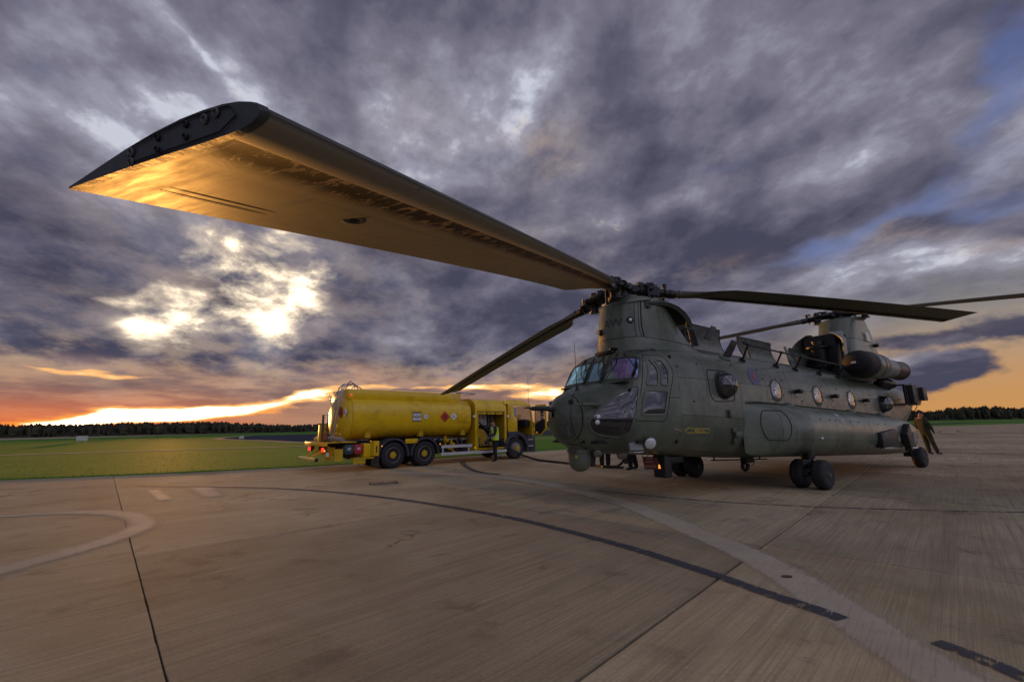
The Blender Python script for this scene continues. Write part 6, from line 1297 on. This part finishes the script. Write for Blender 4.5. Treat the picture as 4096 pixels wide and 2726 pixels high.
m = MB(); m.box((-2.2, 1.45, 1.35), (.2, .35, .6)); m.build('hose_stand', M['yellow_dirty'], truck, bevel=.03); bx('notice', -2.32, -2.30, .75, .95, 1.1, 1.35, M['diamond_red'])
for x, nm, mt in ((-1.70, 'spill_bin', mat('teal_grey_bin', (.04, .07, .085), .45)), (-1.36, 'spill_bin', mat('red_bin', (.42, .03, .035), .45))):
    m = MB(); m.prism([(x-.15, -.02, .93), (x+.15, -.02, .93), (x+.17, -.02, .72), (x+.11, -.02, .60), (x-.11, -.02, .60), (x-.17, -.02, .72)], (0, .3, 0)); o = m.build(nm, mt, truck, bevel=.03)
    for k in range(2): bx('label_strip', x-.06, x+.06, -.032, -.024, .80-.05*k, .825-.05*k, M['label_white'], o)
m = MB(); m.cyl((-1.75, .5, .7), (-1.75, 1.0, .7), .22, n=16); m.cyl((-1.35, .6, .6), (-1.35, 1.1, .6), .22, n=16); m.build('air_tank', M['chassis'], truck)
bx('battery_box', -1.17, -.93, -.03, .35, .48, .96, M['yellow'], None, .015); bx('battery_box', -.80, -.60, -.04, .35, .50, 1.03, M['yellow'], None, .015); bx('box_handle', -.72, -.68, -.055, -.04, .62, .86, M['label_black']); bx('battery_box', -.93, -.80, .02, .35, .5, .95, M['yellow_dirty'])
bx('low_tool_tray', -1.55, -.80, -.08, .25, .42, .47, M['yellow_dirty']); bx('perforated_bracket', -1.55, -1.12, -.09, -.06, .26, .48, M['yellow_dirty'])
for k in range(4): m = MB(); m.cyl((-1.48+.1*k, -.095, .42-.03*(k % 2)), (-1.48+.1*k, -.088, .42-.03*(k % 2)), .016, n=8); m.build('bracket_hole', M['label_black'], truck)
# ================================================================ people
M['skin'] = mat('skin', (.36, .19, .12), .55, var=.12, vscale=9); M['darkcloth'] = mat('dark_trousers', (.014, .014, .018), .85, var=.4, vscale=7); M['jacket'] = mat('dark_jacket', (.02, .02, .024), .85, var=.4, vscale=7)
M['boot'] = mat('boot_leather', (.012, .012, .012), .5); M['hair'] = mat('brown_hair', (.03, .018, .012), .8, bump=.6, bscale=120)
M['hivis'] = mat('hi_vis_yellow', (.62, .85, .02), .6, var=.12, vscale=6, emit=(.55, .9, .03), estr=.0); M['reflective'] = mat('reflective_strip', (.6, .62, .62), .35)
def camo():
    m = bpy.data.materials.new('camouflage_cloth'); m.use_nodes = True; nt = m.node_tree; p = nt.nodes['Principled BSDF']; b = NB(nt); oc = nt.nodes.new('ShaderNodeTexCoord').outputs['Object']
    n = b.noise(b.v('MULTIPLY', oc, (1, 1, .7)), 9, 3, .5, .8); n2 = b.noise(oc, 14, 3, .5, 1.2)
    c = b.mix(b.step(n, .48, .52), (.045, .045, .024), (.025, .032, .014)); c = b.mix(b.step(n2, .56, .60), c, (.03, .018, .010)); c = b.mix(b.step(n, .64, .67), c, (.085, .075, .045)); nt.links.new(c, p.inputs['Base Color']); p.inputs['Roughness'].default_value = .9; return m
M['camo'] = camo()
def skin_mesh(verts, edges, sub=2, root=0):
    me = bpy.data.meshes.new('b'); me.from_pydata([v[0] for v in verts], edges, []); o = bpy.data.objects.new('b', me); C.objects.link(o)
    o.modifiers.new('s', 'SKIN'); o.modifiers.new('u', 'SUBSURF').levels = sub
    sv = me.skin_vertices[0] if me.skin_vertices else None
    if sv is None:
        bm = bmesh.new(); bm.from_mesh(me); bm.verts.layers.skin.verify(); bm.to_mesh(me); bm.free(); sv = me.skin_vertices[0]
    for i, v in enumerate(verts):
        r_ = v[1]; sv.data[i].radius = r_ if isinstance(r_, tuple) else (r_, r_); sv.data[i].use_root = (i == root)
    bpy.context.view_layer.update(); ev = o.evaluated_get(bpy.context.evaluated_depsgraph_get()); out = bpy.data.meshes.new_from_object(ev); bpy.data.objects.remove(o); return out
def person(loc, rz, J, label, top, legs, boots='boot', hair='hair', vest=False, group=None, sc=1.0, bulk=1.0):
    """J: joint dict in body frame, x forward, y left, z up"""
    e = tag(empty('person', loc, rz), label, 'person', group); e.scale = (sc,)*3
    names = []; V = []; E = []
    def add(n, p, r_): names.append(n); r_ = (tuple(q*bulk for q in r_) if isinstance(r_, tuple) else r_*bulk) if n in ('top', 'leg') else r_; V.append((Vector(p), r_)); return len(V)-1
    pel = add('leg', J['pelvis'], (.155, .115)); sp = add('top', Vector(J['pelvis']).lerp(Vector(J['chest']), .5), (.145, .105)); ch = add('top', J['chest'], (.175, .115)); nk = add('skin', J['neck'], .058)
    hb = add('skin', Vector(J['neck']).lerp(Vector(J['head']), .55), (.078, .085)); hd = add('skin', J['head'], (.082, .098)); ht = add('skin', Vector(J['head'])+(Vector(J['head'])-Vector(J['neck'])).normalized()*.085, (.062, .075))
    E += [(pel, sp), (sp, ch), (ch, nk), (nk, hb), (hb, hd), (hd, ht)]
    for s_ in ('l', 'r'):
        sh = add('top', J['sho_'+s_], .078); el = add('top', J['elb_'+s_], .056); wr = add('top', J['wri_'+s_], .034); E += [(ch, sh), (sh, el), (el, wr)]
        hp = add('leg', J['hip_'+s_], .108); kn = add('leg', J['kne_'+s_], .082); an = add('leg', J['ank_'+s_], .068); he = add('boot', Vector(J['ank_'+s_])+Vector((-.03, 0, -.06)), .045); to = add('boot', J['toe_'+s_], .040); E += [(pel, hp), (hp, kn), (kn, an), (an, he), (he, to)]
        d_ = (Vector(J['wri_'+s_])-Vector(J['elb_'+s_])).normalized(); X_, Y_, Z_ = frame_of(d_); pa = add('skin', Vector(J['wri_'+s_])+d_*.07, (.030, .022)); E.append((wr, pa))
        for k, (o_, l_) in enumerate(((-.026, .075), (-.009, .088), (.009, .084), (.026, .066))):
            a = add('skin', Vector(J['wri_'+s_])+d_*.10+X_*o_, .0105); c = add('skin', Vector(J['wri_'+s_])+d_*(.10+l_*.55)+X_*o_*1.05+Y_*.014, .0095); g = add('skin', Vector(J['wri_'+s_])+d_*(.10+l_*.85)+X_*o_+Y_*.036, .0085); E += [(pa, a), (a, c), (c, g)]
        t1 = add('skin', Vector(J['wri_'+s_])+d_*.06-X_*.038+Y_*.012, .012); t2 = add('skin', Vector(J['wri_'+s_])+d_*.10-X_*.048+Y_*.03, .010); E += [(pa, t1), (t1, t2)]
    me = skin_mesh(V, E, 2, pel); me.name = 'body'; me.materials.clear()
    for k in ('skin', top, legs, boots): me.materials.append(M[k])
    idx = {'skin': 0, 'top': 1, 'leg': 2, 'boot': 3}; segs = [(V[a][0], V[c][0], names[a] if names[a] == names[c] else None, names[a], names[c]) for a, c in E]
    for p in me.polygons:
        c = p.center; best = 9; w = 0
        for a, d_, nm, na, nb in segs:
            ab = d_-a; t = max(0, min(1, (c-a).dot(ab)/max(ab.length_squared, 1e-9))); dist = (c-a-ab*t).length
            if dist < best: best = dist; w = idx[nm or (na if t < (.5 if {na, nb} != {'top', 'skin'} else .75) else nb)]
        p.material_index = w; p.use_smooth = True
    link('body', me, e)
    # head features: hair cap, nose, ears
    hd_ = Vector(J['head']); upv = (hd_-Vector(J['neck'])).normalized(); fw = Vector(J.get('face', (1, 0, 0))).normalized(); fw = (fw-upv*fw.dot(upv)).normalized(); sd = upv.cross(fw)
    m = MB(); rings = []
    for i in range(7):
        th = pi*.56*i/6; rings.append([hd_+upv*(.045+.082*cos(th))-fw*.018+(fw*.098*cos(2*pi*j/16)*(1 if cos(2*pi*j/16) < 0 or i < 4 else .86)+sd*.084*sin(2*pi*j/16))*sin(th) for j in range(16)])
    m.rings(rings, True, True, True); m.build('hair', M[hair], e, 80)
    m = MB(); m.sphere(hd_+fw*.100+upv*.012, .016, 8, 6, (1, 1, 1.6)); m.sphere(hd_+sd*.084, .018, 8, 6, (.6, 1, 1.6)); m.sphere(hd_-sd*.084, .018, 8, 6, (.6, 1, 1.6)); m.sphere(hd_+fw*.086+sd*.03+upv*.035, .008, 6, 5); m.sphere(hd_+fw*.086-sd*.03+upv*.035, .008, 6, 5); tag(m.build('face_features', M['skin'], e, 80), kind='stuff')
    if vest:
        ch_ = Vector(J['chest']); pl = Vector(J['pelvis']); m = MB(); rings = []; mi = []
        for i in range(10):
            t = i/9; c = pl.lerp(ch_+Vector((0, 0, .12)), -.10+t*1.08); rw, rd = (.225-.03*(1-abs(2*t-1)), .165); 
            if i == 9: rw, rd = .14, .12
            rings.append([c+Vector((rd*cos(a), rw*sin(a), 0)) for a in [2*pi*j/20 for j in range(20)]])
        for i in range(9): m.cur = 1 if i in (2,) else 0; m.rings(rings[i:i+2], True, False, False)
        m.build('hi_vis_vest', [M['hivis'], M['reflective']], e, 80)
        for s_ in (-1, 1):
            m = MB(); m.tube([ch_+Vector((.172, .10*s_, -.38)), ch_+Vector((.178, .10*s_, -.15)), ch_+Vector((.14, .10*s_, .10)), ch_+Vector((.0, .10*s_, .18)), ch_+Vector((-.15, .10*s_, .08)), ch_+Vector((-.172, .10*s_, -.2))], .012, 5); m.build('braces_strip', M['reflective'], e)
    return e
def stand(lean=0.0, feet=.1, arms=None, head=(1, 0, 0), stride=0.0):
    J = dict(pelvis=(0, 0, .96), chest=(.02+lean*.45, 0, 1.36), neck=(.03+lean*.62, 0, 1.53), head=(.06+lean*.8, 0, 1.65), sho_l=(.02+lean*.5, .19, 1.44), sho_r=(.02+lean*.5, -.19, 1.44),
             hip_l=(0, .10, .90), hip_r=(0, -.10, .90), kne_l=(.03+stride*.3, feet+.01, .50), kne_r=(.02-stride*.3, -feet-.01, .50), ank_l=(stride*.5, feet+.01, .11), ank_r=(-stride*.5, -feet-.01, .11), toe_l=(.17+stride*.5, feet+.03, .042), toe_r=(.17-stride*.5, -feet-.03, .042),
             elb_l=(-.02, .27, 1.16), elb_r=(-.02, -.27, 1.16), wri_l=(.10, .26, .92), wri_r=(.10, -.26, .92), face=head)
    if arms: J.update(arms)
    return J
def T2W(x, y): c, s_ = cos(THD), sin(THD); return (TX+c*x-s_*y, TY+s_*x+c*y)
def H2W(x, y, z=0): c, s_ = cos(HPSI), sin(HPSI); return (HX+c*x-s_*y, HY+s_*x+c*y, z)
px, py = T2W(4.58, -.34)
# refueller faces back along the tanker, both hands on the hose
person((px, py, 0), THD+R(160), stand(lean=.06, feet=.09, stride=.10, head=(1, 0, -.5), arms=dict(elb_l=(.10, .27, 1.17), wri_l=(.30, .12, 1.10), elb_r=(.14, -.26, 1.18), wri_r=(.32, -.10, 1.14), head=(.13, 0, 1.66))),
       'refueller in dark clothes and yellow hi-vis vest holding the hose at the tanker', 'jacket', 'darkcloth', vest=True, sc=.99, bulk=1.15)
person((3.20, 16.0, 0), R(-75), stand(feet=.11, head=(1, 0, -.3)), 'person in dark trousers behind the helicopter nose, standing by the hose coupling', 'jacket', 'darkcloth', bulk=1.2, group='people half hidden behind the helicopter')
person((3.98, 15.2, 0), R(185), stand(feet=.13, stride=.30), 'person in dark trousers and boots behind the nose, feet apart beside the red hanging board', 'jacket', 'darkcloth', bulk=1.2, group='people half hidden behind the helicopter')
person((4.83, 14.3, 0), R(60), stand(feet=.08), 'person in grey-green trousers hidden behind the far front wheels of the helicopter', 'camo', 'camo', group='people half hidden behind the helicopter')
# soldier leaning back against the tail end of the sponson
rz = math.atan2(.10, 1)
J = dict(pelvis=(.07, 0, .95), chest=(-.04, 0, 1.33), neck=(-.05, 0, 1.50), head=(.02, 0, 1.62), sho_l=(-.05, .19, 1.41), sho_r=(-.05, -.19, 1.41), hip_l=(.09, .09, .90), hip_r=(.09, -.09, .90), kne_l=(.16, .10, .50), kne_r=(.20, -.10, .50), ank_l=(.24, .12, .12), ank_r=(.33, -.12, .12),
         toe_l=(.43, .14, .045), toe_r=(.52, -.14, .045), elb_l=(.02, .27, 1.12), elb_r=(.06, -.27, 1.12), wri_l=(.16, .20, .93), wri_r=(.22, -.20, .94), face=(1, 0, -.25))
person((17.72, 19.45, 0), rz, J, 'soldier in camouflage leaning back behind the helicopter tail, looking down', 'camo', 'camo', sc=1.04, bulk=1.14)
# crewman crouching on the roof behind the forward pylon
J = dict(pelvis=(-.25, 0, .42), chest=(.05, 0, .72), neck=(.18, 0, .84), head=(.28, 0, .92), sho_l=(.05, .18, .76), sho_r=(.05, -.18, .76), hip_l=(-.22, .12, .38), hip_r=(-.22, -.12, .38), kne_l=(.12, .20, .42), kne_r=(.12, -.20, .42), ank_l=(-.10, .17, .10), ank_r=(-.10, -.17, .10), toe_l=(.08, .18, .045), toe_r=(.08, -.18, .045),
         elb_l=(.28, .24, .58), elb_r=(.28, -.24, .58), wri_l=(.48, .12, .52), wri_r=(.48, -.12, .52), face=(1, 0, -.6))
x, y, z = H2W(-2.22, -.15, 3.05)
person((x, y, z+.04), HPSI, J, 'crewman in camouflage crouching on the helicopter roof behind the front pylon', 'camo', 'camo')
# ================================================================ hose and hanging board
P0 = T2W(3.95, .25); P1 = T2W(4.30, -.18); P2 = T2W(4.72, -.52); P3 = T2W(5.35, -.62); P4 = T2W(5.9, -1.05)
hp = [(P0[0], P0[1], 1.78), (P1[0], P1[1], 1.34), (P2[0], P2[1], .93), (P3[0], P3[1], .42), (P4[0], P4[1], .12), (1.08, 19.45, .045), (1.5, 18.6, .045), (2.1, 17.6, .045), (2.75, 16.7, .045), (3.15, 15.95, .05), (3.5, 15.35, .12), (3.68, 14.9, .42), (3.85, 14.6, .80), (3.95, 14.45, .98)]
def crv3(pts, n=8):
    P = [Vector(p) for p in pts]; out = []
    for i in range(len(P)-1):
        a, c, d_, e = P[max(i-1, 0)], P[i], P[i+1], P[min(i+2, len(P)-1)]
        for k in range(n): t = k/n; out.append(.5*((2*c)+(d_-a)*t+(2*a-5*c+4*d_-e)*t*t+(3*c-a-3*d_+e)*t**3))
    return out+[P[-1]]
hs = tag(empty('fuel_hose', (0, 0, 0)), 'thick black refuelling hose running from the tanker across the concrete to the helicopter', 'hose')
cv = crv3(hp); m = MB(); m.tube(cv, .042, 10); m.build('hose', M['rubber'], hs)
m = MB(); m.cyl(cv[-14], cv[-11], .056, n=14); m.build('coupling', M['alu'], hs); m = MB(); m.cyl(cv[-5], cv[-1], .06, n=14); m.sphere(cv[-1], .075, 12, 8); m.build('nozzle', M['chassis'], hs)
m = MB(); m.cyl((3.1, 15.9, .035), (3.75, 15.6, .035), .035, n=10); tag(m.build('drip_bar', M['black'], None), 'short black rod lying beside the hose coupling on the concrete', 'rod')
hb = tag(empty('hanging_board', (0, 0, 0)), 'dark red warning board with an amber light hanging under the helicopter belly', 'warning board')
B0 = Vector(H2W(-.35, .30, .69)); dv = Vector((cos(R(3)), sin(R(-12)), 0)).normalized()
wd_, hd_ = .185, .125
mt = mat('dark_red_board', (.10, .012, .008), .6); m = MB(); up_v = Vector((-.10, 0, 1)).normalized()
m.slab([B0-dv*wd_*.9+up_v*hd_, B0-dv*wd_*.85-up_v*hd_, B0+dv*wd_-up_v*hd_, B0+dv*wd_*.6+up_v*hd_], .03); bo = m.build('board', mt, hb)
nb = dv.cross(up_v).normalized(); nb = nb if nb.y < 0 else -nb
for k, (t, s_, of) in enumerate((('KEEP', .058, .085), ('AWAY', .058, .025), ('DANGER', .062, -.065))):
    text_mesh('lettering', t, s_, mat('faded_orange_letters', (.55, .26, .12), .6) if k == 0 else bpy.data.materials['faded_orange_letters'], bo, axes(B0+nb*.018+up_v*of-dv*(.03+.01*k), dv, up_v))
m = MB(); m.slab([B0+nb*.02+dv*(wd_*.62)-up_v*hd_*.85, B0+nb*.02+dv*(wd_*.86)-up_v*hd_*.85, B0+nb*.02+dv*(wd_*.82)-up_v*hd_*.25, B0+nb*.02+dv*(wd_*.68)-up_v*hd_*.25], .012); m.build('amber_light', M['amber_lamp'], hb)
m = MB(); m.tube([B0-dv*wd_*.8+up_v*hd_, B0-dv*wd_*.95+up_v*.2, B0-dv*wd_*.9+up_v*.3], .006, 5); m.tube([B0-dv*wd_*.8+up_v*.2, B0+up_v*.22, B0+dv*.1+up_v*.17], .007, 5); m.tube([B0-dv*.08+up_v*hd_, B0+dv*.02+up_v*.2, B0+dv*.05+up_v*.3], .005, 5); m.build('hanging_cord', M['black'], hb)
